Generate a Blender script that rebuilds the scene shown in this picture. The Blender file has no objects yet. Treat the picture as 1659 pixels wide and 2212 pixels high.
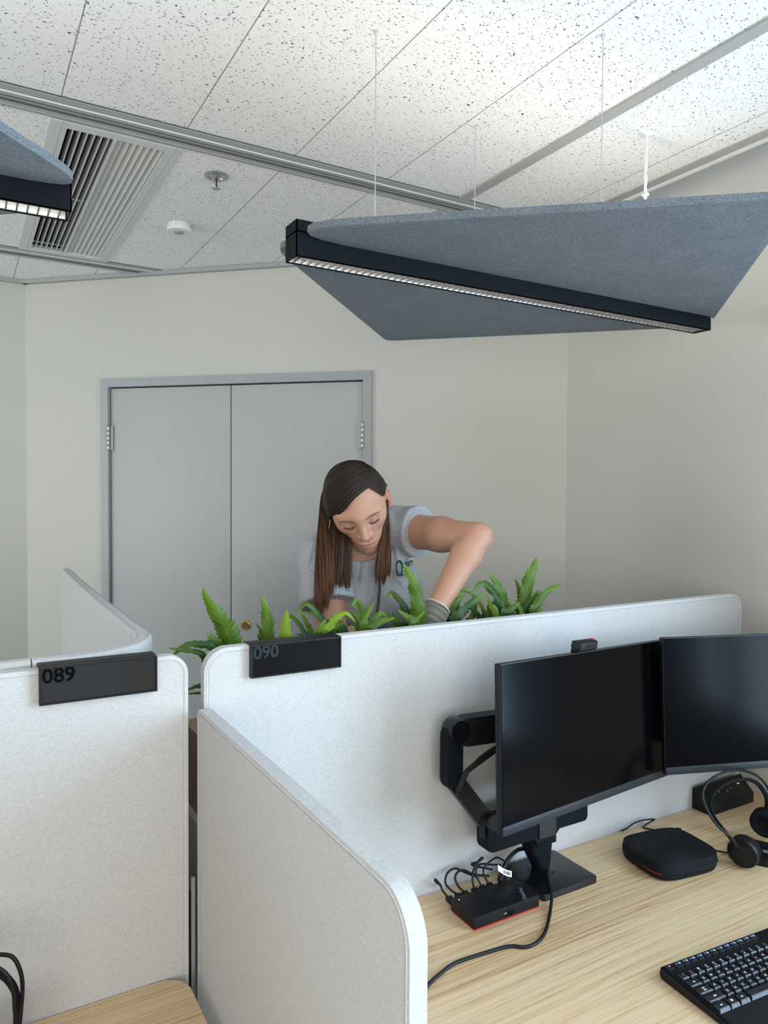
import bpy, bmesh, math, random
import numpy as np
from mathutils import Vector, Matrix
PI = math.pi
scene = bpy.context.scene
COL = scene.collection

# ------------------------------------------------------------------ camera
cam_data = bpy.data.cameras.new('camera')
cam_data.sensor_fit = 'VERTICAL'
cam_data.sensor_height = 24.0
cam_data.lens = 24.0 * 1580.73 / 2212.0
cam_data.clip_start = 0.02
cam = bpy.data.objects.new('camera', cam_data)
COL.objects.link(cam)
YAW, PITCH, ROLL = math.radians(30.187), math.radians(-1.611), math.radians(0.315)
fw = Vector((math.sin(YAW) * math.cos(PITCH), math.cos(YAW) * math.cos(PITCH), math.sin(PITCH)))
rt = Vector((math.cos(YAW), -math.sin(YAW), 0))
up = rt.cross(fw)
r2 = rt * math.cos(ROLL) + up * math.sin(ROLL)
u2 = -rt * math.sin(ROLL) + up * math.cos(ROLL)
m = Matrix((r2, u2, -fw)).transposed().to_4x4()
m.translation = (0, 0, 1.6)
cam.matrix_world = m
scene.camera = cam

# ------------------------------------------------------------------ exposure, world, daylight
vs = scene.view_settings
vs.view_transform = 'Standard'; vs.look = 'None'; vs.gamma = 1.0; vs.use_curve_mapping = False
vs.exposure = 0.05
world = bpy.data.worlds.new('world'); scene.world = world
world.use_nodes = True
wbg = world.node_tree.nodes['Background']
wbg.inputs[0].default_value = (0.55, 0.72, 1.0, 1); wbg.inputs[1].default_value = 1.0

def area_light(name, loc, target, sx, sy, power, color):
    d = bpy.data.lights.new(name, 'AREA'); d.shape = 'RECTANGLE'; d.size = sx; d.size_y = sy
    d.energy = power; d.color = color
    o = bpy.data.objects.new(name, d); COL.objects.link(o); o.location = loc
    o.rotation_euler = (Vector(target) - Vector(loc)).to_track_quat('-Z', 'Z').to_euler()
    return o
# daylight through the window in the right-hand wall and the left one, plus an added fill behind the camera
area_light('window_daylight', (2.16, -0.525, 1.61), (0.0, -0.525, 1.61), 2.1, 1.6, 138.0, (0.56, 0.78, 1.0))
area_light('rear_ceiling_fill', (-0.9, -2.56, 1.62), (-0.9, 0.0, 3.2), 2.6, 1.55, 74.0, (1.0, 0.94, 0.86))  # added fill, tilted up to brighten the ceiling and back wall
area_light('left_window_daylight', (-3.33, 2.5, 1.62), (0.0, 2.5, 1.9), 1.8, 1.55, 50.0, (0.86, 0.93, 1.0))

# ------------------------------------------------------------------ helpers
def tag(o, label=None, cat=None, group=None, kind=None):
    if label: o['label'] = label
    if cat: o['category'] = cat
    if group: o['group'] = group
    if kind: o['kind'] = kind
    return o
def thing(name, label, cat, loc=(0, 0, 0), rz=0.0, group=None):
    o = bpy.data.objects.new(name, None); COL.objects.link(o)
    o.empty_display_size = 0.05
    o.location = loc; o.rotation_euler = (0, 0, rz)
    return tag(o, label, cat, group)

class MB:
    def __init__(s): s.v = []; s.f = []
    def add(s, vs_, fs):
        n = len(s.v); s.v += [tuple(v) for v in vs_]; s.f += [tuple(i + n for i in f) for f in fs]; return s
    def box(s, x0, x1, y0, y1, z0, z1, M=None, bev=0.0, seg=2):
        if bev > 0:
            bm = bmesh.new(); bmesh.ops.create_cube(bm, size=1.0)
            for v in bm.verts:
                v.co = ((x0 + x1) / 2 + v.co.x * (x1 - x0), (y0 + y1) / 2 + v.co.y * (y1 - y0), (z0 + z1) / 2 + v.co.z * (z1 - z0))
            bmesh.ops.bevel(bm, geom=bm.edges[:], offset=bev, segments=seg, profile=0.6, affect='EDGES')
            return s.bm(bm, M)
        vs_ = [Vector((x, y, z)) for z in (z0, z1) for y in (y0, y1) for x in (x0, x1)]
        if M: vs_ = [M @ v for v in vs_]
        return s.add(vs_, [(0, 2, 3, 1), (4, 5, 7, 6), (0, 1, 5, 4), (2, 6, 7, 3), (0, 4, 6, 2), (1, 3, 7, 5)])
    def bm(s, bm, M=None):
        bm.verts.index_update()
        vs_ = [(M @ v.co if M else v.co.copy()) for v in bm.verts]
        s.add(vs_, [[v.index for v in f.verts] for f in bm.faces]); bm.free(); return s
    def prism(s, poly, z0, z1, M=None, bev=0.0, seg=2):
        """extrude a 2-D outline (counter-clockwise) from z0 to z1; M places it"""
        n = len(poly)
        bm = bmesh.new()
        lo = [bm.verts.new((p[0], p[1], z0)) for p in poly]; hi = [bm.verts.new((p[0], p[1], z1)) for p in poly]
        fb = bm.faces.new(lo[::-1]); ft = bm.faces.new(hi)
        for i in range(n): bm.faces.new((lo[i], lo[(i + 1) % n], hi[(i + 1) % n], hi[i]))
        if bev > 0:
            es = [e for f in (fb, ft) for e in f.edges]
            bmesh.ops.bevel(bm, geom=es, offset=bev, segments=seg, profile=0.6, affect='EDGES')
        return s.bm(bm, M)
    def tube(s, pts, r, n=10, caps=True, rs=None, flat=None):
        P = [Vector(p) for p in pts]; m_ = len(P)
        T = [(P[min(i + 1, m_ - 1)] - P[max(i - 1, 0)]).normalized() for i in range(m_)]
        a = Vector((0, 0, 1)) if abs(T[0].z) < 0.9 else Vector((1, 0, 0))
        N = (a - T[0] * a.dot(T[0])).normalized(); vs_ = []; fs = []
        for i in range(m_):
            N = (N - T[i] * N.dot(T[i])).normalized(); B = T[i].cross(N)
            rr = rs[i] if rs else r
            for k in range(n):
                c, d = math.cos(2 * PI * k / n), math.sin(2 * PI * k / n)
                vs_.append(P[i] + N * (rr * c * (flat or 1)) + B * (rr * d))
        for i in range(m_ - 1):
            for k in range(n):
                fs.append((i * n + k, i * n + (k + 1) % n, (i + 1) * n + (k + 1) % n, (i + 1) * n + k))
        if caps: fs.append(tuple(range(n))[::-1]); fs.append(tuple((m_ - 1) * n + k for k in range(n)))
        return s.add(vs_, fs)
    def lathe(s, prof, n=32, M=None, caps=True):
        vs_ = []; fs = []
        for r, z in prof:
            for k in range(n): vs_.append(Vector((r * math.cos(2 * PI * k / n), r * math.sin(2 * PI * k / n), z)))
        for i in range(len(prof) - 1):
            for k in range(n): fs.append((i * n + k, i * n + (k + 1) % n, (i + 1) * n + (k + 1) % n, (i + 1) * n + k))
        if caps: fs.append(tuple(range(n))[::-1]); fs.append(tuple((len(prof) - 1) * n + k for k in range(n)))
        if M: vs_ = [M @ v for v in vs_]
        return s.add(vs_, fs)
    def build(s, name, mat, parent=None, smooth=True, loc=None, angle=35):
        me = bpy.data.meshes.new(name); me.from_pydata(s.v, [], s.f); me.update()
        bm = bmesh.new(); bm.from_mesh(me); bmesh.ops.recalc_face_normals(bm, faces=bm.faces[:])
        ca = math.radians(angle)
        for f in bm.faces: f.smooth = smooth
        if smooth:
            for e in bm.edges:
                if len(e.link_faces) == 2 and e.calc_face_angle(0) > ca: e.smooth = False
        bm.to_mesh(me); bm.free()
        if mat: me.materials.append(mat)
        o = bpy.data.objects.new(name, me); COL.objects.link(o)
        if parent: o.parent = parent
        if loc: o.location = loc
        return o

def spline(pts, k=8):
    """Catmull-Rom through points"""
    P = [Vector(p) for p in pts]; P = [P[0] * 2 - P[1]] + P + [P[-1] * 2 - P[-2]]; out = []
    for i in range(1, len(P) - 2):
        a, b, c, d = P[i - 1:i + 3]
        for j in range(k):
            t = j / k
            out.append(0.5 * ((2 * b) + (c - a) * t + (2 * a - 5 * b + 4 * c - d) * t * t + (3 * b - a - 3 * c + d) * t ** 3))
    out.append(P[-2]); return out
def rrect(x0, x1, y0, y1, r, seg=10):
    """rounded rectangle; r = one radius or four (ll, lr, ur, ul)"""
    R = r if isinstance(r, (list, tuple)) else (r,) * 4; out = []
    for (cx, cy, a0, rr) in ((x0 + R[0], y0 + R[0], PI, R[0]), (x1 - R[1], y0 + R[1], 1.5 * PI, R[1]), (x1 - R[2], y1 - R[2], 0, R[2]), (x0 + R[3], y1 - R[3], 0.5 * PI, R[3])):
        if rr <= 0: out.append((cx, cy)); continue
        for i in range(seg + 1):
            a = a0 + 0.5 * PI * i / seg; out.append((cx + rr * math.cos(a), cy + rr * math.sin(a)))
    return out
def rpoly(pts, rad, seg=6):
    """rounded polygon, rad per corner"""
    out = []; n = len(pts)
    for i in range(n):
        p0, p, p1 = (Vector(pts[i - 1]), Vector(pts[i]), Vector(pts[(i + 1) % n])); r = rad[i] if isinstance(rad, (list, tuple)) else rad
        a, b = (p0 - p).normalized(), (p1 - p).normalized(); th = a.angle(b)
        d = min(r / math.tan(th / 2), 0.48 * (p0 - p).length, 0.48 * (p1 - p).length)
        A, B = p + a * d, p + b * d
        for j in range(seg + 1):
            t = j / seg; out.append(tuple(A * (1 - t) ** 2 + p * 2 * t * (1 - t) + B * t * t))
    return out
XZ = Matrix(((1, 0, 0, 0), (0, 0, -1, 0), (0, 1, 0, 0), (0, 0, 0, 1)))   # outline in x,z; extrusion towards -y
YZ = Matrix(((0, 0, 1, 0), (1, 0, 0, 0), (0, 1, 0, 0), (0, 0, 0, 1)))    # outline in y,z; extrusion towards +x
def T(x, y, z): return Matrix.Translation((x, y, z))
def Rm(a, ax): return Matrix.Rotation(a, 4, ax)

def text_mesh(body, size, mat, name, parent, M, extr=0.0004, bold=0.0, align='CENTER', shear=0.0):
    cu = bpy.data.curves.new('text', 'FONT'); cu.body = body; cu.size = size; cu.extrude = extr; cu.offset = bold
    cu.align_x = align; cu.align_y = 'CENTER'; cu.shear = shear; cu.resolution_u = 3
    o = bpy.data.objects.new('text', cu); COL.objects.link(o)
    dg = bpy.context.evaluated_depsgraph_get(); dg.update()
    me = bpy.data.meshes.new_from_object(o.evaluated_get(dg)); bpy.data.objects.remove(o); bpy.data.curves.remove(cu)
    me.transform(M); me.materials.clear(); me.materials.append(mat); me.name = name
    if parent is None: return me
    t = bpy.data.objects.new(name, me); COL.objects.link(t); t.parent = parent
    return t

# ------------------------------------------------------------------ materials
class NT:
    def __init__(s, name):
        s.m = bpy.data.materials.new(name); s.m.use_nodes = True; s.t = s.m.node_tree; s.b = s.t.nodes['Principled BSDF']
    def n(s, typ, **kw):
        nd = s.t.nodes.new(typ)
        for k, v in kw.items():
            if k.startswith('i_'): nd.inputs[k[2:].replace('_', ' ')].default_value = v
            else: setattr(nd, k, v)
        return nd
    def l(s, a, b): s.t.links.new(a, b)
    def math(s, op, a, b=None, c=None):
        nd = s.n('ShaderNodeMath', operation=op)
        for i, x in enumerate((a, b, c)):
            if x is None: continue
            if isinstance(x, (int, float)): nd.inputs[i].default_value = x
            else: s.l(x, nd.inputs[i])
        return nd.outputs[0]
    def mix(s, fac, a, b):
        nd = s.n('ShaderNodeMix', data_type='RGBA')
        for sock, x in ((nd.inputs[0], fac), (nd.inputs[6], a), (nd.inputs[7], b)):
            if isinstance(x, (int, float)): sock.default_value = x
            elif isinstance(x, tuple): sock.default_value = (*x, 1) if len(x) == 3 else x
            else: s.l(x, sock)
        return nd.outputs[2]
    def ramp(s, fac, stops):
        nd = s.n('ShaderNodeValToRGB'); e = nd.color_ramp.elements
        while len(e) < len(stops): e.new(0.5)
        for el, (p, c) in zip(e, stops): el.position = p; el.color = (*c, 1) if isinstance(c, tuple) else (c, c, c, 1)
        s.l(fac, nd.inputs[0]); return nd.outputs[0]
    def coord(s, scale=(1, 1, 1), kind='Object', rot=(0, 0, 0)):
        tc = s.n('ShaderNodeTexCoord'); mp = s.n('ShaderNodeMapping'); mp.inputs['Scale'].default_value = scale; mp.inputs['Rotation'].default_value = rot
        s.l(tc.outputs[kind], mp.inputs[0]); return mp.outputs[0]
    def noise(s, vec, scale, detail=2, rough=0.5, dist=0.0):
        nd = s.n('ShaderNodeTexNoise'); nd.inputs['Scale'].default_value = scale; nd.inputs['Detail'].default_value = detail
        nd.inputs['Roughness'].default_value = rough; nd.inputs['Distortion'].default_value = dist
        if vec: s.l(vec, nd.inputs['Vector'])
        return nd.outputs[0]
    def bump(s, h, strength, dist=0.001):
        nd = s.n('ShaderNodeBump'); nd.inputs['Strength'].default_value = strength; nd.inputs['Distance'].default_value = dist
        s.l(h, nd.inputs['Height']); s.l(nd.outputs[0], s.b.inputs['Normal'])
    def set(s, **kw):
        for k, v in kw.items():
            i = s.b.inputs[k.replace('_', ' ')]
            i.default_value = (*v, 1) if isinstance(v, tuple) and len(v) == 3 and i.type == 'RGBA' else v
        return s
    def col(s, sock): s.l(sock, s.b.inputs['Base Color']); return s

def plain(name, c, rough=0.5, metal=0.0, var=0.06, vscale=60, spec=0.5, bump=0.0, coat=0.0):
    t = NT(name); t.set(Roughness=rough, Metallic=metal, Specular_IOR_Level=spec, Coat_Weight=coat)
    n = t.noise(t.coord(), vscale, 3)
    t.col(t.mix(n, tuple(x * (1 - var) for x in c), tuple(min(1, x * (1 + var)) for x in c)))
    if bump: t.bump(n, bump)
    return t.m
def emit(name, c, strength):
    t = NT(name); t.set(Base_Color=c, Emission_Color=c, Emission_Strength=strength); return t.m

def fabric(name, dark, light, scale=1.0, bstr=0.35, rot=(0, 0, 0)):
    """melange upholstery weave: slubby threads across and along"""
    t = NT(name); t.set(Roughness=0.95, Specular_IOR_Level=0.15, Sheen_Weight=0.15)
    v1 = t.coord((95 * scale, 95 * scale, 560 * scale), rot=rot); v2 = t.coord((560 * scale, 560 * scale, 95 * scale), rot=rot)
    a = t.noise(v1, 1.0, 2); b = t.noise(v2, 1.0, 2); c = t.noise(t.coord(), 420 * scale, 2)
    h = t.math('ADD', t.math('ADD', a, b), t.math('MULTIPLY', c, 0.6))
    f = t.ramp(t.math('DIVIDE', h, 2.6), [(0.36, dark), (0.5, tuple((x + y) / 2 for x, y in zip(dark, light))), (0.64, light)])
    t.col(f); t.bump(h, bstr, 0.0006); return t.m
def felt(name, dark, light):
    t = NT(name); t.set(Roughness=1.0, Specular_IOR_Level=0.1, Sheen_Weight=0.1)
    v = t.coord((180, 420, 420), rot=(0, 0, 0.5)); a = t.noise(v, 1.0, 4, 0.65); b = t.noise(t.coord(), 14, 2)
    h = t.math('ADD', t.math('MULTIPLY', a, 0.85), t.math('MULTIPLY', b, 0.15))
    t.col(t.ramp(h, [(0.32, dark), (0.5, tuple((x + y) / 2 for x, y in zip(dark, light))), (0.70, light)])); t.bump(a, 0.4, 0.001); return t.m
def wood(name, base, dark, light, grain=1.0, rough=0.42):
    """straight-grained ash veneer, grain along x"""
    t = NT(name); t.set(Roughness=rough, Specular_IOR_Level=0.4)
    wob = t.noise(t.coord((1.1, 6, 6)), 1.0, 2)
    tc = t.n('ShaderNodeTexCoord'); sx = t.n('ShaderNodeSeparateXYZ'); t.l(tc.outputs['Object'], sx.inputs[0])
    y = t.math('ADD', sx.outputs[1], t.math('MULTIPLY', wob, 0.030))
    cb = t.n('ShaderNodeCombineXYZ'); t.l(t.math('MULTIPLY', sx.outputs[0], 1.2), cb.inputs[0]); t.l(t.math('MULTIPLY', y, 150 * grain), cb.inputs[1]); t.l(t.math('MULTIPLY', sx.outputs[2], 60), cb.inputs[2])
    rings = t.noise(cb.outputs[0], 1.0, 3, 0.6)
    cb2 = t.n('ShaderNodeCombineXYZ'); t.l(t.math('MULTIPLY', sx.outputs[0], 9.0), cb2.inputs[0]); t.l(t.math('MULTIPLY', y, 620 * grain), cb2.inputs[1])
    fine = t.noise(cb2.outputs[0], 1.0, 2)
    broad = t.noise(t.coord((0.7, 7, 7)), 1.0, 1)
    # a few plank-like bands across the veneer, each a shade of its own
    pl = t.n('ShaderNodeTexWhiteNoise', noise_dimensions='1D'); t.l(t.math('FLOOR', t.math('MULTIPLY', sx.outputs[1], 7.2)), pl.inputs['W'])
    f = t.math('ADD', t.math('MULTIPLY', rings, 0.52), t.math('MULTIPLY', fine, 0.36))
    f = t.math('ADD', f, t.math('MULTIPLY', t.math('ADD', broad, pl.outputs[0]), 0.085))
    cb3 = t.n('ShaderNodeCombineXYZ'); t.l(t.math('MULTIPLY', sx.outputs[0], 2.2), cb3.inputs[0]); t.l(t.math('MULTIPLY', y, 330 * grain), cb3.inputs[1])
    pores = t.ramp(t.noise(cb3.outputs[0], 1.0, 2, 0.5), [(0.28, 0.085), (0.42, 0.0)]); f = t.math('SUBTRACT', f, pores)
    t.col(t.ramp(f, [(0.38, dark), (0.49, base), (0.60, light)])); t.bump(fine, 0.12, 0.0004); return t.m

def ceiling_mat():
    """white mineral-fibre planks 302 mm wide with fissures, long joints along y"""
    t = NT('mineral_fibre_ceiling'); t.set(Roughness=0.95, Specular_IOR_Level=0.1)
    tc = t.n('ShaderNodeTexCoord'); wp = t.n('ShaderNodeVectorMath', operation='ADD'); nz = t.n('ShaderNodeTexNoise'); nz.inputs['Scale'].default_value = 55; nz.inputs['Detail'].default_value = 1
    t.l(tc.outputs['Object'], nz.inputs['Vector'])
    sc = t.n('ShaderNodeVectorMath', operation='MULTIPLY'); sc.inputs[1].default_value = (0.016, 0.016, 0); t.l(nz.outputs['Color'], sc.inputs[0])
    t.l(tc.outputs['Object'], wp.inputs[0]); t.l(sc.outputs[0], wp.inputs[1])
    marks = None
    for i, (rot, sx, sy, thr, keep) in enumerate(((0.3, 52, 100, .115, .55), (-0.9, 50, 98, .115, .55), (1.35, 56, 104, .11, .55), (0.75, 46, 84, .125, .42), (-0.35, 110, 130, .13, .5))):
        mp = t.n('ShaderNodeMapping'); mp.inputs['Rotation'].default_value = (0, 0, rot); mp.inputs['Scale'].default_value = (sx, sy, 0); mp.inputs['Location'].default_value = (i * 7.3, i * 3.1, 0)
        t.l(wp.outputs[0], mp.inputs[0])
        vo = t.n('ShaderNodeTexVoronoi', voronoi_dimensions='2D'); vo.inputs['Scale'].default_value = 1.0; t.l(mp.outputs[0], vo.inputs['Vector'])
        spx = t.n('ShaderNodeSeparateColor'); t.l(vo.outputs['Color'], spx.inputs[0])
        size = t.math('MULTIPLY', t.math('SUBTRACT', spx.outputs[1], 1 - keep), thr * 2.6)
        d = t.math('SMOOTH_MIN', t.math('MULTIPLY', t.math('SUBTRACT', size, vo.outputs['Distance']), 14.0), 1.0, 0.2)
        d = t.math('MAXIMUM', d, 0.0)
        marks = d if marks is None else t.math('MAXIMUM', marks, d)
    sep = t.n('ShaderNodeSeparateXYZ'); t.l(tc.outputs['Object'], sep.inputs[0])
    u = t.math('FRACT', t.math('DIVIDE', t.math('SUBTRACT', sep.outputs[0], 0.2215 - 0.302 * 40), 0.302))
    j = t.math('LESS_THAN', t.math('MINIMUM', u, t.math('SUBTRACT', 1.0, u)), 0.0048)
    fine = t.noise(t.coord(), 700, 2)
    base = t.mix(fine, (0.86, 0.85, 0.83), (0.94, 0.93, 0.91))
    c = t.mix(marks, base, (0.045, 0.043, 0.04))
    c = t.mix(t.math('MULTIPLY', j, 0.72), c, (0.10, 0.09, 0.07))
    t.col(c)
    h = t.math('SUBTRACT', t.math('MULTIPLY', fine, 0.15), t.math('ADD', marks, j)); t.bump(h, 0.5, 0.002)
    return t.m

M = {}
M['wall'] = plain('painted_wall', (0.605, 0.585, 0.52), 0.75, var=0.012, vscale=300, spec=0.2, bump=0.04)
M['ceil'] = ceiling_mat()
M['railgrey'] = plain('grey_aluminium_trim', (0.40, 0.40, 0.385), 0.6, 0.0, var=0.02, spec=0.3)
M['raildark'] = plain('dark_joint', (0.08, 0.09, 0.09), 0.7)
M['white'] = plain('white_plastic', (0.80, 0.80, 0.78), 0.45, var=0.02)
M['ventgrey'] = plain('vent_grey', (0.66, 0.66, 0.64), 0.5, 0.0, var=0.02)
M['ventdark'] = plain('vent_dark', (0.006, 0.006, 0.006), 0.9)
M['door'] = plain('grey_door_paint', (0.46, 0.455, 0.435), 0.5, var=0.02, vscale=20)
M['doorframe'] = plain('grey_door_frame_paint', (0.36, 0.375, 0.375), 0.42, var=0.02)
M['steel'] = plain('brushed_steel', (0.45, 0.45, 0.44), 0.38, 0.9, var=0.05)
M['brass'] = plain('polished_brass', (0.62, 0.44, 0.16), 0.25, 1.0, var=0.04)
M['panel'] = fabric('light_grey_weave', (0.47, 0.46, 0.445), (0.63, 0.62, 0.605), 1.9)
M['piping'] = fabric('light_grey_piping', (0.55, 0.545, 0.53), (0.72, 0.72, 0.71))
M['stitch'] = plain('panel_stitching', (0.42, 0.42, 0.42), 0.9)
M['felt'] = felt('blue_grey_felt', (0.075, 0.090, 0.105), (0.225, 0.25, 0.275))
M['black'] = plain('black_plastic', (0.006, 0.006, 0.007), 0.42, var=0.1, spec=0.28)
M['blackmetal'] = plain('black_powder_coat', (0.005, 0.007, 0.010), 0.6, var=0.1, spec=0.12)
M['blackgloss'] = plain('black_gloss', (0.006, 0.006, 0.007), 0.10, spec=0.5)
M['screen'] = plain('matte_dark_screen', (0.0012, 0.0013, 0.0018), 0.15, spec=0.075)
M['chin'] = plain('dark_bezel', (0.016, 0.019, 0.024), 0.38, spec=0.35)
M['signglass'] = plain('smoked_sign_face', (0.004, 0.005, 0.006), 0.06, spec=0.35)
M['signglass_reflect_tint'] = plain('sign_face_reflection_tint', (0.019, 0.0185, 0.018), 0.06, spec=0.45)  # smoked face with the grey room reflection put into its base colour
M['signtext'] = plain('dark_grey_numerals', (0.030, 0.036, 0.042), 0.6, spec=0.1)
M['signtextb'] = plain('black_numerals', (0.003, 0.003, 0.005), 0.7, spec=0.02)
M['wood'] = wood('ash_desktop', (0.62, 0.425, 0.235), (0.40, 0.235, 0.105), (0.70, 0.52, 0.32))
M['woodedge'] = wood('oak_planter', (0.30, 0.19, 0.10), (0.20, 0.12, 0.06), (0.38, 0.26, 0.15))
M['red'] = plain('red_plastic', (0.45, 0.012, 0.02), 0.4)
M['neoprene'] = plain('black_neoprene', (0.007, 0.008, 0.010), 0.85, spec=0.2, vscale=700, bump=0.2)
M['chrome'] = plain('chrome', (0.75, 0.76, 0.76), 0.15, 1.0)
M['rubber'] = plain('black_rubber', (0.007, 0.007, 0.008), 0.5, spec=0.3)
M['keycap'] = plain('black_keycap', (0.010, 0.011, 0.013), 0.24, spec=0.75)
M['legend'] = plain('white_legend', (0.75, 0.76, 0.78), 0.6)
M['bluelegend'] = plain('pale_blue_legend', (0.22, 0.42, 0.85), 0.5)
M['paper'] = plain('white_paper', (0.80, 0.80, 0.80), 0.7)
M['soil'] = plain('potting_soil', (0.035, 0.022, 0.014), 1.0, var=0.5, vscale=200, bump=0.6)
M['floor'] = plain('grey_carpet', (0.55, 0.53, 0.50), 0.95, var=0.35, vscale=350, bump=0.4)
M['glass_pane'] = None
M['reflector'] = plain('white_reflector', (0.80, 0.80, 0.79), 0.30, 0.85)
M['blade'] = plain('louvre_blade', (0.25, 0.25, 0.25), 0.25, 0.9)
M['led'] = emit('led_strip', (1.0, 0.94, 0.86), 13.0)
M['wire'] = plain('steel_wire', (0.55, 0.55, 0.55), 0.35, 0.8)
M['wirewhite'] = plain('white_cable', (0.78, 0.78, 0.76), 0.5)
M['cabinet'] = plain('white_cabinet', (0.62, 0.62, 0.60), 0.45, var=0.02)

# ------------------------------------------------------------------ the room
HC = 2.54                       # ceiling
WX = 2.007                      # right-hand wall
CA = (0.2687, 3.69); CB = (2.007, 2.067)   # the angled wall with the door
YB = -2.5; XL = -3.2
def struct(mb, name, mat, **k):
    o = mb.build(name, mat, **k); o['kind'] = 'structure'; return o
struct(MB().prism([(XL, YB), (WX, YB), (WX, CB[1]), CA, (XL, CA[1])], -0.12, 0.0), 'floor', M['floor'])
# the ceiling stops short of the right-hand wall: a slot runs along it
def chamfer_x(y): return CA[0] + (CB[0] - CA[0]) * (CA[1] - y) / (CA[1] - CB[1])
cl_ = MB()
for poly in ([(XL, YB), (1.815, YB), (1.815, 2.04), (XL, 2.04)], [(XL, 2.04), (.25, 2.04), (.25, 3.2), (XL, 3.2)],
             [(.505, 2.04), (1.815, 2.04), (1.815, 2.246), (chamfer_x(3.2), 3.2), (.505, 3.2)],
             [(XL, 3.2), (chamfer_x(3.2), 3.2), CA, (XL, CA[1])]):
    cl_.prism(poly, HC, HC + 0.1)
struct(cl_, 'ceiling', M['ceil'], smooth=False)
struct(MB().box(1.80, WX + 0.1, YB - 0.1, 2.4, 2.80, 2.9), 'trim_7', M['wall'])
# right wall with a window opening
wy0, wy1, wz0, wz1 = -1.60, 0.55, 0.76, 2.42
rw = MB()
rw.box(WX, WX + 0.15, wy1, CB[1] + 0.15, 0, 2.8); rw.box(WX, WX + 0.15, YB - 0.15, wy0, 0, 2.8)
rw.box(WX, WX + 0.15, wy0, wy1, 0, wz0); rw.box(WX, WX + 0.15, wy0, wy1, wz1, 2.8)
struct(rw, 'wall_right', M['wall'])
dx, dy = (CB[0] - CA[0]), (CB[1] - CA[1]); CL = math.hypot(dx, dy); ux, uy = dx / CL, dy / CL; nx, ny = uy, -ux   # nx,ny point into the room
nx, ny = (-abs(nx), -abs(ny))
def CW(s, off=0.0, z=0.0):      # a point on the angled wall: s along it, off into the room
    return Vector((CA[0] + ux * s + nx * off, CA[1] + uy * s + ny * off, z))
CM = Matrix(((ux, -nx, 0, CA[0]), (uy, -ny, 0, CA[1]), (0, 0, 1, 0), (0, 0, 0, 1)))   # local x = along the wall, -y = into the room
DS0, DS1, DT = 0.388, 1.614, 2.086
cw = MB(); cw.box(-0.05, DS0 + 0.02, 0, 0.15, 0, 2.8, CM); cw.box(DS1 - 0.02, CL + 0.1, 0, 0.15, 0, 2.8, CM); cw.box(DS0 + 0.02, DS1 - 0.02, 0, 0.15, DT - 0.02, 2.8, CM)
struct(cw, 'wall_back', M['wall'])
struct(MB().box(XL - 0.15, CA[0] + 0.05, CA[1], CA[1] + 0.15, 0, 2.8), 'wall_far', M['wall'])
lw = MB(); lw.box(XL - 0.15, XL, YB - 0.15, 1.6, 0, 2.8); lw.box(XL - 0.15, XL, 3.4, CA[1] + 0.15, 0, 2.8); lw.box(XL - 0.15, XL, 1.6, 3.4, 0, wz0); lw.box(XL - 0.15, XL, 1.6, 3.4, wz1, 2.8)
struct(lw, 'wall_left', M['wall'])
fr = MB(); fr.box(XL, -2.25, YB - 0.15, YB, 0, 2.8); fr.box(0.45, WX + 0.15, YB - 0.15, YB, 0, 2.8); fr.box(-2.25, 0.45, YB - 0.15, YB, 0, wz0); fr.box(-2.25, 0.45, YB - 0.15, YB, wz1, 2.8)
struct(fr, 'wall_front', M['wall'])
def window_frame(n, Mx, w):
    f = MB(); t_ = 0.045
    f.box(0, w, 0, 0.08, wz0, wz0 + t_, Mx); f.box(0, w, 0, 0.08, wz1 - t_, wz1, Mx)
    for x in (0, w / 2 - t_ / 2, w - t_): f.box(x, x + t_, 0, 0.08, wz0 + t_, wz1 - t_, Mx)
    return struct(f, 'window_%d' % n, M['railgrey'])
window_frame(1, T(WX + 0.04, wy1, 0) @ Rm(-PI / 2, 'Z'), wy1 - wy0)
window_frame(2, T(-2.25, YB - 0.1, 0), 2.7)  # unseen window, put in for the rear fill light
window_frame(3, T(XL - 0.1, 1.6, 0) @ Rm(PI / 2, 'Z') @ T(0, -.08, 0), 1.8)
# ceiling rails: two stepped tracks along x, a flat strip along y, the edge strips
def track(name, x0, x1, y0, y1):
    a = MB(); h = 0.0065; w = y1 - y0
    a.box(x0, x1, y0, y1, HC - 0.004, HC + 0.02)
    a.box(x0, x1, y0 + 0.03 * w / .11, y0 + 0.046 * w / .11, HC - h, HC - .003)
    a.box(x0, x1, y0 + 0.075 * w / .11, y0 + 0.092 * w / .11, HC - h, HC - .003)
    o = struct(a, name, M['railgrey'], smooth=False)
    d = MB()
    d.box(x0, x1, y0 + 0.046 * w / .11, y0 + 0.052 * w / .11, HC - .006, HC - .0035); d.box(x0, x1, y0 + 0.068 * w / .11, y0 + 0.075 * w / .11, HC - .006, HC - .0035); d.box(x0, x1, y1 - .0005, y1 + .003, HC - .002, HC + .01); d.box(x0, x1, y0 - .003, y0 + .0005, HC - .002, HC + .01)
    d.build('track_groove', M['raildark'], o)
    s = MB(); s.box(x0, x1, y0 + 0.0285 * w / .11, y0 + 0.0305 * w / .11, HC - h - .0003, HC - h + .003); s.box(x0, x1, y0 + 0.0905 * w / .11, y0 + 0.0925 * w / .11, HC - h - .0003, HC - h + .004)
    s.build('bright_edge', M['white'], o)
    return o
track('trim_1', XL, 1.815, 1.927, 2.036)
track('trim_2', XL, 0.80, 3.202, 3.313)
bt = MB(); bt.box(1.389, 1.424, YB, 1.924, HC - 0.006, HC + 0.01); bt.box(1.389, 1.424, 2.04, 2.6, HC - 0.006, HC + 0.01); struct(bt, 'trim_3', M['railgrey'], smooth=False)
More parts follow.
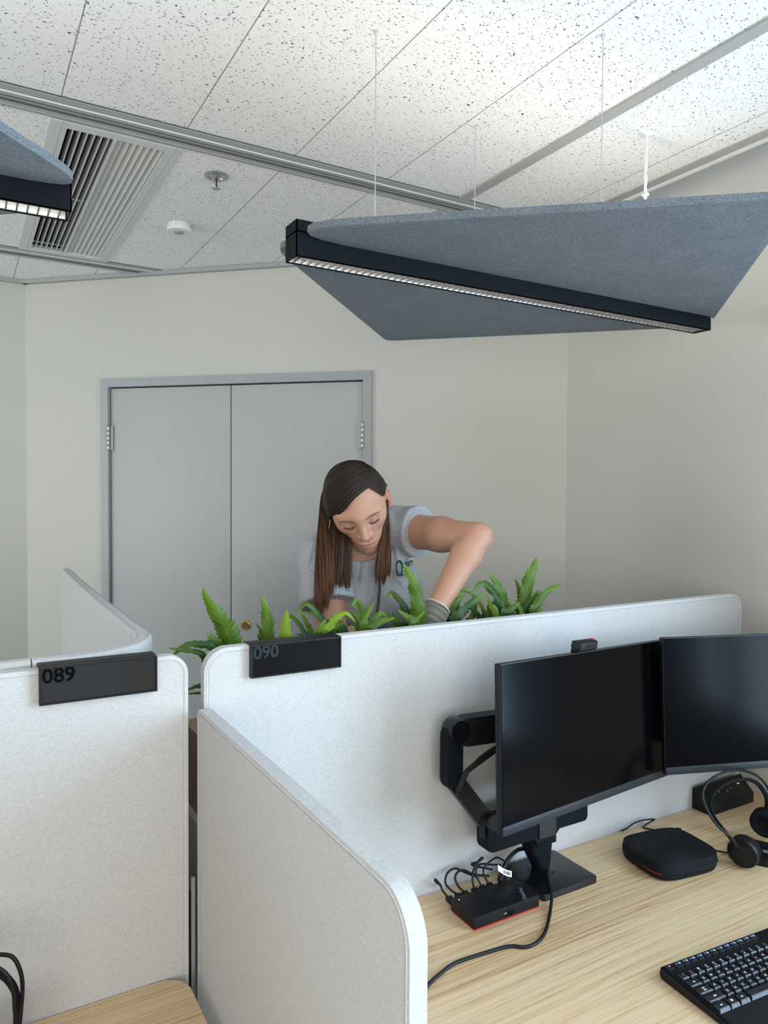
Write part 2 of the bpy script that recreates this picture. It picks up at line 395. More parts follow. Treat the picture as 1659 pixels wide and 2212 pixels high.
struct(MB().box(1.812, 1.846, YB, 2.25, HC - 0.004, HC + 0.02), 'trim_4', M['railgrey'], smooth=False)
struct(MB().box(1.846, 1.858, YB, 2.25, HC - 0.010, HC + 0.055), 'trim_5', M['white'], smooth=False)
cm = MB(); cm.box(0, 2.20, -0.022, 0.0, HC - 0.018, HC - 0.001, CM); cm.box(XL, CA[0] + .01, CA[1] - 0.022, CA[1], HC - 0.018, HC - 0.001)
struct(cm, 'trim_6', M['railgrey'], smooth=False)

# double door in the angled wall
dr = MB(); fw_ = 0.036
dr.box(DS0, DS0 + fw_, -0.014, 0.12, 0, DT, CM); dr.box(DS1 - fw_, DS1, -0.014, 0.12, 0, DT, CM); dr.box(DS0 + fw_, DS1 - fw_, -0.014, 0.12, DT - fw_, DT, CM)
door = struct(dr, 'door_1', M['doorframe'], smooth=False)
MB().box(DS0 + fw_, DS1 - fw_, 0.05, 0.06, 0, DT - fw_, CM).build('door_stop', M['raildark'], door)
sm = 0.997
for a, b in ((DS0 + fw_ + .004, sm - .0025), (sm + .0025, DS1 - fw_ - .004)):
    MB().box(a, b, 0.004, 0.044, 0.008, DT - fw_ - .005, CM, bev=.002).build('door_leaf', M['door'], door)
for s_, lx in ((DS0 + fw_ + .0015, 1), (DS1 - fw_ - .0015, -1)):
    for z0 in (0.25, 1.775):
        h = MB()
        for k in range(5): h.lathe([(0.0072, 0), (0.0078, 0.001), (0.0078, 0.0195), (0.0072, 0.0205)], 14, CM @ T(s_, -0.013, z0 + k * 0.0212))
        h.lathe([(0.0, -.004), (0.005, -.003), (0.006, 0)], 12, CM @ T(s_, -0.013, z0)); h.lathe([(0.006, 0), (0.005, .003), (0, .004)], 12, CM @ T(s_, -0.013, z0 + 0.1055))
        hg = h.build('hinge', M['steel'], door)
        MB().box(min(s_, s_ + lx * .016), max(s_, s_ + lx * .016), -0.0065, 0.004, z0, z0 + 0.105, CM).build('hinge_plate', M['steel'], hg)
lk = MB().lathe([(0.0, -.001), (.021, 0), (.021, .004), (.0185, .007), (.0155, .008), (.0145, .0065), (.0, .0065)], 32, CM @ T(1.065, 0.004, 1.030) @ Rm(PI / 2, 'X')).build('deadbolt_cylinder', M['brass'], door)
MB().lathe([(0, 0), (.0075, 0), (.0075, .0025), (0, .0027)], 20, CM @ T(1.065, -0.0025, 1.030) @ Rm(PI / 2, 'X')).build('key_plug', M['brass'], lk)
MB().box(1.065 - .0008, 1.065 + .0008, -0.0056, -0.0048, 1.025, 1.0345, CM).build('keyhole', M['raildark'], lk)

# ------------------------------------------------------------------ ceiling fittings
vx0, vx1, vy0, vy1 = 0.209, 0.538, 2.042, 3.196
vent = thing('air_vent', 'long grey ceiling air vent with one open black half and one half of tilted slats', 'air vent', (0, 0, HC))
fm = MB()
ix0, ix1, iy0, iy1 = 0.252, 0.503, 2.075, 3.165
for (a, b, c, d) in ((vx0, ix0, vy0, vy1), (ix1, vx1, vy0, vy1), (ix0, ix1, vy0, iy0), (ix0, ix1, iy1, vy1)): fm.box(a, b, c, d, -0.006, 0.012)
for (a, b, c, d) in ((ix0 - .018, ix0 - .016, vy0, vy1), (ix1 + .016, ix1 + .018, vy0, vy1)): fm.box(a, b, c, d, -0.0075, -0.006)
fm.build('vent_frame', M['ventgrey'], vent, smooth=False)
MB().box(ix0, ix1, iy0, iy1, 0.075, 0.08).build('dark_duct', M['ventdark'], vent)
db = MB()
db.box(ix0 - .003, ix0, iy0, iy1, 0.012, .08); db.box(ix1, ix1 + .003, iy0, iy1, 0.012, .08); db.box(ix0, ix1, iy0 - .003, iy0, .012, .08); db.box(ix0, ix1, iy1, iy1 + .003, .012, .08)
db.build('duct_wall', M['ventdark'], vent)
xm = 0.372
for k in range(6):
    x = ix0 + .010 + k * (xm - ix0 - .012) / 6.0 + .006
    MB().box(x - .0014, x + .0014, iy0, iy1, -0.003, 0.030).build('open_slat', M['ventgrey'], vent)
for y in (iy0 + .03, (iy0 + iy1) / 2, iy1 - .03): MB().box(ix0, xm, y - .003, y + .003, 0.012, 0.017).build('slat_rod', M['ventgrey'], vent)
MB().box(xm - .003, xm + .004, iy0, iy1, -0.006, 0.034).build('centre_bar', M['ventgrey'], vent)
for k in range(7):
    x = xm + .013 + k * (ix1 - xm - .006) / 7.0
    MB().box(-.0014, .0014, iy0, iy1, -.0105, .0105, T(x, 0, .006) @ Rm(math.radians(-60), 'Y')).build('tilted_slat', M['ventgrey'], vent)

sp = thing('fire_sprinkler', 'chrome fire sprinkler head in a round galvanised plate on the ceiling', 'sprinkler', (0.675, 2.166, HC))
MB().lathe([(.036, .001), (.036, -.003), (.033, -.005), (.025, -.0055), (.023, -.003), (.021, 0.004), (.013, .006), (.0, .006)], 40, caps=False).build('escutcheon', plain('galvanised_plate', (0.42, 0.47, 0.48), 0.35, 0.75), sp)
MB().lathe([(.013, .006), (.013, -.004), (.010, -.008), (.006, -.010), (0, -.010)], 24, caps=False).build('nozzle', M['steel'], sp)
for s_ in (-1, 1): MB().tube([(s_ * .009, 0, -.004), (s_ * .0105, 0, -.015), (s_ * .008, 0, -.026), (s_ * .003, 0, -.036)], .0024, 8).build('frame_arm', M['chrome'], sp)
MB().lathe([(.0025, -.008), (.0027, -.033)], 12).build('glass_bulb', plain('red_bulb', (0.10, 0.012, 0.012), 0.15), sp)
df = MB(); outl = []
for k in range(48): a = 2 * PI * k / 48; r = .0125 if (k // 2) % 2 else .0098; outl.append((r * math.cos(a), r * math.sin(a)))
df.prism(outl, -.040, -.0385); df.lathe([(.0035, -.042), (.0035, -.034)], 12); df.build('deflector', M['steel'], sp)

sn = thing('motion_sensor', 'round white motion sensor on the ceiling beside the sprinkler', 'sensor', (0.684, 2.63, HC))
MB().lathe([(.036, 0.0), (.036, -.010), (.0345, -.0105)], 40).build('base_ring', M['white'], sn)
MB().lathe([(.042, -.0105), (.043, -.013), (.043, -.022), (.041, -.026), (.017, -.0275), (.0165, -.026)], 40).build('cover', M['white'], sn)
MB().lathe([(.0165, -.026), (.015, -.030), (.010, -.0325), (0, -.0335)], 28, caps=False).build('lens', plain('sensor_lens', (0.30, 0.31, 0.32), 0.3), sn)

# pendant lamps: a black linear body with a felt wing either side
def pendant(x0, y0, label, rz=0.0):
    L_ = 1.238
    p = thing('pendant_lamp', label, 'pendant lamp', (x0, y0, 2.05), rz, 'linear felt pendant lamps')
    b = MB(); w = .0265; h = .070; t_ = .0022
    b.box(0, L_, -w, -w + t_, 0, h); b.box(0, L_, w - t_, w, 0, h); b.box(0, t_, -w, w, 0, h); b.box(L_ - t_, L_, -w, w, 0, h); b.box(0, L_, -w, w, .046, .049)
    b.box(0.0, L_, -w, -w + .006, 0, .0015); b.box(0.0, L_, w - .006, w, 0, .0015)
    b.build('lamp_body', M['blackmetal'], p, smooth=False)
    for yy, zz in ((-.018, .054), (-.018, .015), (.018, .033)): MB().lathe([(.0022, 0), (.0022, .0012), (0, .0016)], 10, T(0, yy, zz) @ Rm(-PI / 2, 'Y')).build('end_screw', M['rubber'], p)
    MB().box(.004, L_ - .004, -.016, .016, .034, .0365).build('light_strip', M['led'], p)
    MB().box(.02, L_ - .02, -.015, .015, .0675, .0692).build('uplight_strip', M['uplight'], p)
    lv = MB()
    n = 80
    for s_ in (-1, 1):
        q = [(s_ * .0225, .002), (s_ * .0205, .012), (s_ * .0165, .024), (s_ * .0150, .033)]
        vs_ = [Vector((x, y, z)) for (y, z) in q for x in (.004, L_ - .004)]
        rf_ = MB().add(vs_, [(0, 1, 3, 2), (2, 3, 5, 4), (4, 5, 7, 6)]).build('side_reflector', M['reflector'], p)
    for k in range(1, n):
        x = k * L_ / n
        vs_ = [Vector((x - .0012, -.0215, .002)), Vector((x + .0012, -.0215, .002)), Vector((x + .0012, .0215, .002)), Vector((x - .0012, .0215, .002)), Vector((x, -.0175, .018)), Vector((x, .0175, .018))]
        lv.add(vs_, [(0, 1, 2, 3), (0, 4, 1), (3, 2, 5), (0, 3, 5, 4), (1, 4, 5, 2)])
    lv.build('louvre', M['blade'], p, smooth=False)
    zf = 0.0365
    front = rpoly([(-.061, -.0275), (.640, -.624), (1.268, -.012), (1.239, -.0275)], [.060, .03, .03, .001])
    rear = rpoly([(-.043, .0275), (1.239, .0275), (1.275, .112), (.640, .724)], [.045, .001, .03, .03])
    MB().prism(front, zf, zf + .0135, bev=.0015).build('felt_wing', M['felt'], p)
    MB().prism(rear, zf, zf + .0135, bev=.0015).build('felt_wing', M['felt'], p)
    for (wx, wy, wz) in ((.183, -.007, .07), (.590, -.235, zf + .013), (.594, .20, zf + .013)):
        zt = HC - 2.05
        wr = MB().tube([(wx, wy, wz), (wx, wy, zt)], .0010, 8).build('suspension_wire', M['wire'], p)
        MB().lathe([(.0045, zt), (.0045, zt - .003), (.0018, zt - .010)], 14, T(wx, wy, 0)).build('ceiling_fixing', M['wire'], wr)
        MB().lathe([(.0035, wz), (.0035, wz + .016), (.0015, wz + .020)], 12, T(wx, wy, 0)).build('wire_gripper', M['wire'], wr)
    cb = MB()
    for a in range(3):
        cb.tube(spline([(1.005 + .0035 * math.cos(a * 2.1 + z * 60), .006 + .0035 * math.sin(a * 2.1 + z * 60), z) for z in np.linspace(.07, zt, 12)], 3), .0022, 8)
    cb.lathe([(.016, zt), (.014, zt - .004), (.006, zt - .006)], 20, T(1.005, .006, 0)); cb.box(.998, 1.012, -.001, .013, .33, .336)
    cb.build('power_cable', M['wirewhite'], p)
    return p
M['uplight'] = emit('uplight_strip', (1.0, 0.89, 0.74), 18.0)
pendant(0.563, 1.333, 'large blue-grey felt pendant lamp with a black bar, above the monitors')
pendant(0.163, 1.317, 'felt pendant lamp at the left edge under the air vent, glowing white below', PI)

# ------------------------------------------------------------------ fabric screens
def seam(outline, Mx, off, z, r=0.0011):
    """stitched piping line just inside an outline"""
    P = [Vector((p[0], p[1], z)) for p in outline]; n = len(P); c = sum(P, Vector()) / n; out = []
    for i in range(n):
        t = (P[(i + 1) % n] - P[i - 1]).normalized(); nn = Vector((-t.y, t.x, 0)); out.append(Mx @ (P[i] + nn * off))
    out.append(out[0]); return MB().tube(out, r, 6, caps=False)
def screen_panel(label, outline, Mx, th, name='fabric_screen', cat='desk screen'):
    p = thing(name, label, cat)
    MB().prism(outline, 0, th, Mx, bev=.004, seg=3).build('upholstered_panel', M['panel'], p)
    for z in (-0.0001, th + .0001):
        seam(outline, Mx, .0052, z).build('piping', M['piping'], p)
        seam(outline, Mx, .0085, z, .0005).build('stitch_line', M['stitch'], p)
    return p
# front screens (outline in x,z; front face y = 1.300)
o90 = rrect(0.3815, 1.953, 0.50, 1.312, (.01, .01, .045, .045), 14)
s90 = screen_panel('light grey fabric screen carrying the sign 090, behind the two monitors', o90, T(0, 1.322, 0) @ XZ, .022)
o89 = rrect(-1.25, 0.3525, 0.50, 1.308, (.01, .01, .035, .045), 14)
s89 = screen_panel('light grey fabric screen carrying the sign 089, at the left behind the small wooden desk', o89, T(0, 1.322, 0) @ XZ, .022)
sp_o = rrect(0.580, 1.2985, 0.45, 1.209, (.012, .012, .016, .052), 14)
# in the y,z outline the near end (small y) is the left-hand side of the outline
side = screen_panel('low light grey side screen running towards the camera between the two desks', sp_o, T(0.3685, 0, 0) @ YZ, .0205)
for zz in (0.50, 0.62):
    MB().box(0.3895, 0.394, 0.70, 0.75, zz, zz + .03, bev=.001).build('screen_bracket', M['railgrey'], side)

# curved screen of the booth behind, three upholstered sections
def swept(path, w, z0, z1, rr=.010):
    prof = [(-w / 2, z0), (w / 2, z0)] + [(w / 2 - rr + rr * math.cos(a), z1 - rr + rr * math.sin(a)) for a in np.linspace(0, PI / 2, 5)] + [(-w / 2 + rr + rr * math.cos(a), z1 - rr + rr * math.sin(a)) for a in np.linspace(PI / 2, PI, 5)]
    n = len(prof); vs_ = []; fs = []; P = [Vector((*p, 0)) for p in path]; k = len(P)
    for i in range(k):
        t = (P[min(i + 1, k - 1)] - P[max(i - 1, 0)]).normalized(); nn = Vector((t.y, -t.x, 0))
        for (a, z) in prof: q = P[i] + nn * a; vs_.append((q.x, q.y, z))
    for i in range(k - 1):
        for j in range(n): fs.append((i * n + j, i * n + (j + 1) % n, (i + 1) * n + (j + 1) % n, (i + 1) * n + j))
    fs.append(tuple(range(n))[::-1]); fs.append(tuple((k - 1) * n + j for j in range(n)))
    return MB().add(vs_, fs)
cs = thing('curved_screen', 'pale fabric booth screen with a rounded corner, behind the 089 screen', 'booth screen')
W_ = .034
swept([(-1.3, 1.353), (-.6, 1.353), (.1015, 1.353)], W_, .45, 1.316).build('upholstered_section', M['panel'], cs)
arc = [(.1035, 1.353), (.15, 1.353)] + [(.158 + .158 * math.sin(a), 1.511 - .158 * math.cos(a)) for a in np.linspace(0.0, PI / 2, 14)] + [(.3165, 1.528)]
swept(arc, W_, .45, 1.316).build('upholstered_section', M['panel'], cs)
fs_ = swept([(.3165, 1.5305), (.3175, 1.9), (.321, 2.3), (.327, 2.6), (.333, 2.86)], W_, .45, 1.316); fs_.build('upholstered_section', M['panel'], cs)
for (x, y, zc) in ((.3165, 1.5293, 1.313), ): MB().box(x - .0165, x + .0165, y - .0004, y + .0004, .46, zc).build('section_seam', M['stitch'], cs)
top_l = MB()
for off in (-.010, .010):
    pts = [(.3165 + off, 1.531, 1.3163), (.3175 + off, 1.9, 1.3163), (.321 + off, 2.3, 1.3163), (.327 + off, 2.6, 1.3163), (.333 + off, 2.85, 1.3163)]
    top_l.tube(pts, .0006, 6)
    top_l.tube([(.158 + (.158 + off) * math.sin(a), 1.511 - (.158 + off) * math.cos(a), 1.3163) for a in np.linspace(0, PI / 2, 14)], .0006, 6)
top_l.build('top_stitching', M['stitch'], cs)

# number signs clipped over the screens
def sign(x0, label, num, tmat, face):
    w, h = 0.186, 0.0615
    s = thing('number_sign', label, 'sign', (x0, 1.2865, 1.2515))
    b = MB(); t_ = .003
    b.box(0, w, 0, .0135, 0, t_); b.box(0, w, 0, .0135, h - t_, h); b.box(0, t_, 0, .0135, t_, h - t_); b.box(w - t_, w, 0, .0135, t_, h - t_); b.box(t_, w - t_, .008, .0135, t_, h - t_)
    b.box(0, w, .0135, .041, h - .0010, h + .0005); b.box(0, w, .0385, .041, h - .02, h)
    b.build('sign_frame', M['black'], s, smooth=False)
    MB().box(t_, w - t_, .0020, .0075, t_, h - t_).build('sign_face', face, s)
    text_mesh(num, .0335, tmat, 'number', s, T(.0292, .00165, .0455) @ Rm(PI / 2, 'X'), .00025, bold=.0007)
    return s
sign(0.4665, 'black sign reading 090, clipped over the top of the screen behind the monitors', '090', M['signtext'], M['signglass'])
sign(0.1095, 'black sign reading 089, clipped over the left screen', '089', M['signtextb'], M['signglass_reflect_tint'])

# ------------------------------------------------------------------ desks
def desk(x0, x1, y0, y1, label, rad):
    d = thing('desk', label, 'desk', (x0, y0, 0.73))
    w, dp = x1 - x0, y1 - y0
    MB().prism(rrect(0, w, 0, dp, rad, 12), -.025, 0, bev=.0015).build('desktop', M['wood'], d)
    for xx in (.12, w - .20):
        MB().box(xx, xx + .07, dp * .45, dp * .45 + .05, -.69, -.04, bev=.003).build('leg', M['railgrey'], d)
        MB().box(xx, xx + .07, .08, dp - .08, -.725, -.69, bev=.004).build('foot', M['railgrey'], d)
    MB().box(.12, w - .13, dp * .42, dp * .42 + .06, -.065, -.025).build('crossbeam', M['railgrey'], d)
    return d
desk(0.392, 2.000, 0.46, 1.2975, 'wide ash-wood desk carrying the monitors and keyboard', (.04, .004, .004, .004))
desk(-1.22, 0.3435, 0.46, 1.2975, 'ash-wood desk in the lower left corner, only its rounded end showing', (.004, .04, .048, .004))

# ------------------------------------------------------------------ monitors
def monitor(cx, cy, cz, yaw, roll, w, h, label):
    m_ = thing('monitor', label, 'monitor', (cx, cy, cz), 0, 'monitors on the arm'); m_.rotation_euler = (math.radians(-4.0), -roll, yaw); m_.rotation_mode = 'XYZ'
    th = .015; c = .019
    b = MB(); b.prism(rrect(-w / 2, w / 2, -h / 2, h / 2, .003, 4), -th, -.0009, XZ, bev=.0015)
    b.prism(rrect(-w / 2 + .10, w / 2 - .10, -h / 2 + .04, h / 2 - .05, .03, 6), -.040, -.014, XZ, bev=.008)
    b.build('housing', M['black'], m_)
    z = MB(); e = .0065
    z.box(-w / 2 + .001, w / 2 - .001, -.0005, .001, h / 2 - .002, h / 2 - .0005)
    z.build('top_edge', M['chin'], m_)
    MB().box(-w / 2 + .0022, w / 2 - .0022, -.0006, .001, -h / 2 + c, h / 2 - .0022).build('display', M['screen'], m_)
    ch = MB().box(-w / 2 + .0008, w / 2 - .0008, -.0022, .001, -h / 2 + .0006, -h / 2 + c - .001, bev=.0007).build('chin', M['chin'], m_)
    for k in range(4):
        lx = -w / 2 + .062 + k * .024
        MB().lathe([(0, 0), (.0013, 0), (.0013, .0003), (0, .0003)], 10, T(lx, -.0022, -h / 2 + .0085) @ Rm(PI / 2, 'X')).build('button_mark', M['signtext'], ch)
    return m_
mon1 = monitor(1.1855, 1.130, 1.0937, math.radians(9.3), math.radians(-2.6), .598, .325, 'black monitor with the webcam on top, left of the two on the arm')
yw = math.radians(-19.3)
mon2 = monitor(1.429 + .2825 * math.cos(yw), 1.143 + .2825 * math.sin(yw), 1.0985, yw, 0.0, .565, .320, 'black monitor at the right edge, above the headset')

# webcam sitting on the first monitor
wc = thing('webcam', 'small black webcam with a red end on top of the left monitor', 'webcam')
bpy.context.view_layer.update()
wc.matrix_world = mon1.matrix_world @ T(-.030, 0.0, .1632)
bw = MB(); bw.prism(rpoly([(-.013, .0045), (-.006, .0012), (.010, .0012), (.011, .018), (-.010, .024), (-.0155, .020)], .002, 3), -.030, .030, YZ, bev=.001); bw.build('camera_body', M['black'], wc)
rg = MB()
for k in range(26): rg.box(-.0293 + k * .0021, -.0283 + k * .0021, -.009, .009, .0195, .0245)
rg.build('cooling_ribs', M['black'], wc)
MB().prism(rpoly([(-.010, .0235), (.004, .0205), (.004, .026), (-.0085, .028)], .001, 3), .024, .0302, YZ, bev=.0006).build('red_shutter', plain('bright_red', (0.85, 0.05, 0.07), 0.4), wc)
MB().lathe([(0, 0), (.0035, 0), (.0035, .001), (.0028, .0012), (0, .0006)], 20, T(0, -.0146, .0125) @ Rm(PI / 2 - .25, 'X')).build('lens', M['signglass'], wc)
MB().box(-.022, .022, -.004, .012, .0002, .0045, bev=.0008).build('mount_clip', M['black'], wc)
MB().box(-.020, .020, .0165, .019, -.03, .0045).build('rear_hook', M['black'], wc)

# monitor arm
ma = thing('twin_monitor_stand', 'black twin monitor arm on a glossy square base plate', 'monitor arm', (0, 0, 0))
MB().prism(rrect(1.0665, 1.2245, 1.149, 1.2895, .005, 5), .7302, .7445, bev=.0025, seg=3).build('base_plate', M['blackgloss'], ma)
MB().lathe([(.031, .7446), (.031, .7456), (.029, .746)], 40, T(1.138, 1.2365, 0)).build('base_ring', M['blackgloss'], ma)
cl = MB()
def loft(secs, n=20):
    vs_ = []; fs = []
    for (cx, cy, z, hw, hd, r) in secs:
        poly = rrect(-hw, hw, -hd, hd, min(r, hw * .98, hd * .98), 5)
        vs_ += [(cx + p[0], cy + p[1], z) for p in poly]; n = len(poly)
    k = len(secs)
    for i in range(k - 1):
        for j in range(n): fs.append((i * n + j, i * n + (j + 1) % n, (i + 1) * n + (j + 1) % n, (i + 1) * n + j))
    fs.append(tuple(range(n))[::-1]); fs.append(tuple((k - 1) * n + j for j in range(n))); return vs_, fs
cl.add(*loft([(1.135, 1.236, .746, .019, .019, .018), (1.135, 1.236, .756, .021, .020, .018), (1.128, 1.236, .782, .027, .020, .012), (1.122, 1.234, .803, .031, .020, .008), (1.122, 1.234, .832, .031, .020, .006)]))
cl.build('column_sleeve', M['blackmetal'], ma)
MB().box(1.096, 1.142, 1.222, 1.244, .828, .915, bev=.003).build('column', M['black'], ma)
cbm = MB(); cbm.prism(rpoly([(.958, .905), (.958, .837), (1.072, .838), (1.094, .838), (1.094, .818), (1.150, .818), (1.150, .846), (1.246, .846), (1.246, .905)], [.004, .014, .003, .012, .001, .001, .010, .008, .004]), -.020, .020, T(0, 1.222, 0) @ XZ, bev=.003)
cbm.build('crossbar', M['blackmetal'], ma)
sl = MB(); sl.box(1.098, 1.147, 1.1995, 1.2035, .836, .900); sl.build('crossbar_recess', M['blackgloss'], ma)
for (x, z) in ((.958, .895), (1.240, .908)):
    MB().lathe([(.017, -.022), (.018, -.020), (.018, .022), (.017, .024)], 24, T(x + .012, 1.222, z + .008) @ Rm(PI / 2, 'X')).build('pivot', M['black'], ma)
kb = MB(); kb.box(.947, .958, 1.208, 1.222, .868, .912, bev=.004); kb.build('tension_lever', M['rubber'], ma)
def arm_seg(a, b, w, h, name, mat):
    a, b = Vector(a), Vector(b); L_ = (b - a).length; q = (b - a).to_track_quat('X', 'Z').to_matrix().to_4x4(); q.translation = a
    return MB().prism(rrect(-w * .5, L_ + w * .5, -h / 2, h / 2, h * .45, 6), -w / 2, w / 2, q @ XZ, bev=.005, seg=3).build(name, mat, ma)
arm_seg((.968, 1.226, .897), (.890, 1.236, .998), .030, .036, 'lower_arm', M['black'])
arm_seg((.886, 1.237, .996), (.8865, 1.237, 1.100), .030, .038, 'elbow', M['blackmetal'])
MB().lathe([(.024, -.019), (.026, -.016), (.026, .016), (.024, .019)], 28, T(.8965, 1.237, 1.102) @ Rm(PI / 2, 'X')).build('elbow_joint', M['blackgloss'], ma)
arm_seg((.905, 1.236, 1.098), (1.175, 1.200, 1.098), .032, .060, 'upper_arm', M['black'])
MB().box(1.150, 1.220, 1.170, 1.200, 1.06, 1.13, bev=.003).build('vesa_plate', M['black'], ma)
ca = MB()
for k, o in enumerate((0, .006, .012)):
    ca.tube(spline([(1.035, 1.205, 1.080 - o * .4), (.985, 1.204, 1.064 - o * .7), (.945 - o * .3, 1.204, 1.050 - o), (.920 - o, 1.204, 1.036 - o), (.896 + o * .4, 1.205, 1.020 - o * .5), (.880 + o * .3, 1.207, .985), (.893, 1.210, .972 - o * .3)], 8), .0036, 8)
ca.build('arm_cables', M['rubber'], ma)
arm_seg((1.238, 1.224, .93), (1.330, 1.262, 1.03), .030, .036, 'lower_arm', M['black'])
arm_seg((1.330, 1.262, 1.06), (1.665, 1.135, 1.098), .032, .050, 'upper_arm', M['black'])
MB().box(1.655, 1.745, 1.098, 1.135, 1.06, 1.13, T(1.70, 1.11, 1.1) @ Rm(yw, 'Z') @ T(-1.70, -1.11, -1.1), bev=.003).build('vesa_plate', M['black'], ma)

# ------------------------------------------------------------------ dock, its cables and the label
dk = thing('docking_station', 'flat black docking station with a red underside in front of the monitor stand', 'docking station', (.8748, 1.139, .73))
MB().box(0, .169, 0, .080, .0032, .0272, bev=.0012).build('dock_body', M['black'], dk)
MB().box(.001, .168, .001, .079, .0003, .0032).build('red_base', M['red'], dk)
text_mesh('ThinkPad', .0125, plain('silver_lettering', (0.20, 0.20, 0.21), 0.4, 0.3), 'lettering', dk, T(.142, .021, .0273) @ Rm(math.radians(64), 'Z'), .0001, bold=.0002)
MB().box(.075, .083, -.0004, .002, .0125, .0155, bev=.0006).build('usb_c_port', M['steel'], dk)
MB().lathe([(.0022, 0), (.0022, .0004), (0, .0004)], 14, T(.112, 0, .014) @ Rm(PI / 2, 'X')).build('audio_jack', M['rubber'], dk)
MB().lathe([(.0012, .0272), (.0012, .0276), (0, .0278)], 12, T(.012, .068, 0)).build('status_light', emit('warm_indicator', (1.0, 0.78, 0.45), 2.0), dk)
dg_ = thing('usb_dongle', 'tiny black USB dongle plugged into the front of the docking station', 'dongle', (.966, 1.139, .7445))
MB().box(-.0062, .0062, -.012, -.0005, -.0022, .0028, bev=.001).build('dongle_body', M['black'], dg_)
MB().box(-.0055, .0055, -.0005, .004, -.0018, .0022).build('usb_plug', M['steel'], dg_)
def cable(label, pts, r=.0028, plug=None, plug_dir=None, k=8, name='cable'):
    t_ = thing(name, label, 'cable', (0, 0, 0))
    if plug: pts = [(x, y, .748 + (z - .748) * .78) for x, y, z in pts]; r *= .85
    MB().tube(spline(pts, k), r, 10).build('cord', M['rubber'], t_)
    if plug:
        p = Vector(plug); d = Vector(plug_dir)
        b = MB().box(-.0075, .0075, -.004, .004, -.001, .020, T(*p) @ d.to_track_quat('Z', 'Y').to_matrix().to_4x4(), bev=.0018); b.build('connector', M['rubber'], t_)
    return t_
yb = 1.220
cable('black cable leaving the left rear corner of the docking station in a short stub', [(.882, yb + .018, .748), (.878, yb + .032, .758), (.8755, yb + .040, .772), (.874, yb + .055, .778), (.880, 1.284, .765), (.90, 1.291, .742)], .0028, (.882, yb, .7455), (0, 1, .1))
cable('black cable looping low over the left rear of the docking station', [(.905, yb + .018, .749), (.896, yb + .030, .757), (.892, yb + .044, .770), (.905, yb + .055, .785), (.930, 1.282, .786), (.955, 1.280, .768), (.985, 1.270, .748)], .0027, (.905, yb, .7455), (0, 1, .1))
cable('black cable with a thick plug behind the middle of the docking station', [(.923, yb + .018, .749), (.916, yb + .030, .760), (.916, yb + .042, .776), (.930, yb + .05, .784), (.950, 1.275, .778), (.975, 1.272, .760), (1.01, 1.264, .748)], .0030, (.923, yb, .7455), (0, 1, .1))
cable('black cable rising highest behind the docking station in a tall knot', [(.949, yb + .018, .750), (.951, yb + .026, .768), (.956, yb + .030, .790), (.970, yb + .034, .806), (.984, yb + .038, .812), (.990, yb + .043, .806), (.982, yb + .048, .796), (.968, 1.272, .792), (.985, 1.280, .776), (1.03, 1.278, .752)], .0030, (.949, yb, .7455), (0, 1, .1))
cable('black cable arching forward beside the barcode tag', [(.969, yb + .018, .750), (.966, yb + .028, .766), (.966, yb + .034, .782), (.976, yb + .04, .792), (.995, 1.265, .788), (1.02, 1.275, .772), (1.06, 1.285, .752)], .0026, (.969, yb, .7455), (0, 1, .1))
cable('black cable bending behind the tag at the right rear of the docking station', [(.989, yb + .018, .750), (.985, yb + .028, .764), (.988, yb + .036, .778), (1.005, yb + .042, .788), (1.035, 1.270, .790), (1.06, 1.28, .770), (1.075, 1.287, .755)], .0026, (.989, yb, .7455), (0, 1, .1))
bc = cable('thick black cable bowed around the foot of the monitor stand, carrying a white barcode tag', [(1.118, 1.262, .785), (1.085, 1.256, .792), (1.045, 1.240, .789), (1.018, 1.2275, .776), (1.008, 1.2265, .758), (1.030, 1.240, .742), (1.075, 1.268, .7505)], .0045)
tp = spline([(0.9985, 1.219, .7905), (1.008, 1.2165, .7825), (1.019, 1.214, .7755), (1.030, 1.211, .7715)], 5)
tg = MB(); n_ = len(tp)
for i in range(n_ - 1):
    a, b = tp[i], tp[i + 1]; u = Vector((.25, .35, .9)) * .0060
    tg.add([a - u, b - u, b + u, a + u, a - u + Vector((0, .0003, 0)), b - u + Vector((0, .0003, 0)), b + u + Vector((0, .0003, 0)), a + u + Vector((0, .0003, 0))], [(0, 1, 2, 3), (7, 6, 5, 4)])
tgo = tg.build('barcode_tag', M['paper'], bc)
brs = MB(); random.seed(3)
for i in range(12):
    f0 = .42 + .045 * i; j = min(int(f0 * (n_ - 1)), n_ - 2); q = tp[j].lerp(tp[j + 1], f0 * (n_ - 1) - j) if f0 < .98 else tp[-1]
    tdir = (tp[j + 1] - tp[j]).normalized(); u = Vector((.25, .35, .9)) * .0034; wv = tdir * random.choice((.0002, .00035, .0005)); o_ = Vector((-.0001, -.0004, .0001))
    brs.add([q - u - wv + o_, q - u + wv + o_, q + u + wv + o_, q + u - wv + o_], [(0, 1, 2, 3)])
brs.build('barcode', M['black'], tgo)
cable('long black cable curving from the monitor stand across the desk to the side screen', [(1.133, 1.213, .752), (1.110, 1.182, .752), (1.089, 1.152, .751), (1.072, 1.132, .742), (1.034, 1.098, .7338), (1.000, 1.070, .7336), (.9726, 1.0532, .7336), (.944, 1.045, .7336), (.922, 1.049, .7336), (.901, 1.064, .7336), (.850, 1.071, .7336), (.7994, 1.0746, .7336), (.772, 1.073, .7336), (.745, 1.065, .7336), (.6988, 1.0464, .7336), (.64, 1.01, .7336), (.56, .99, .7336)], .0034)

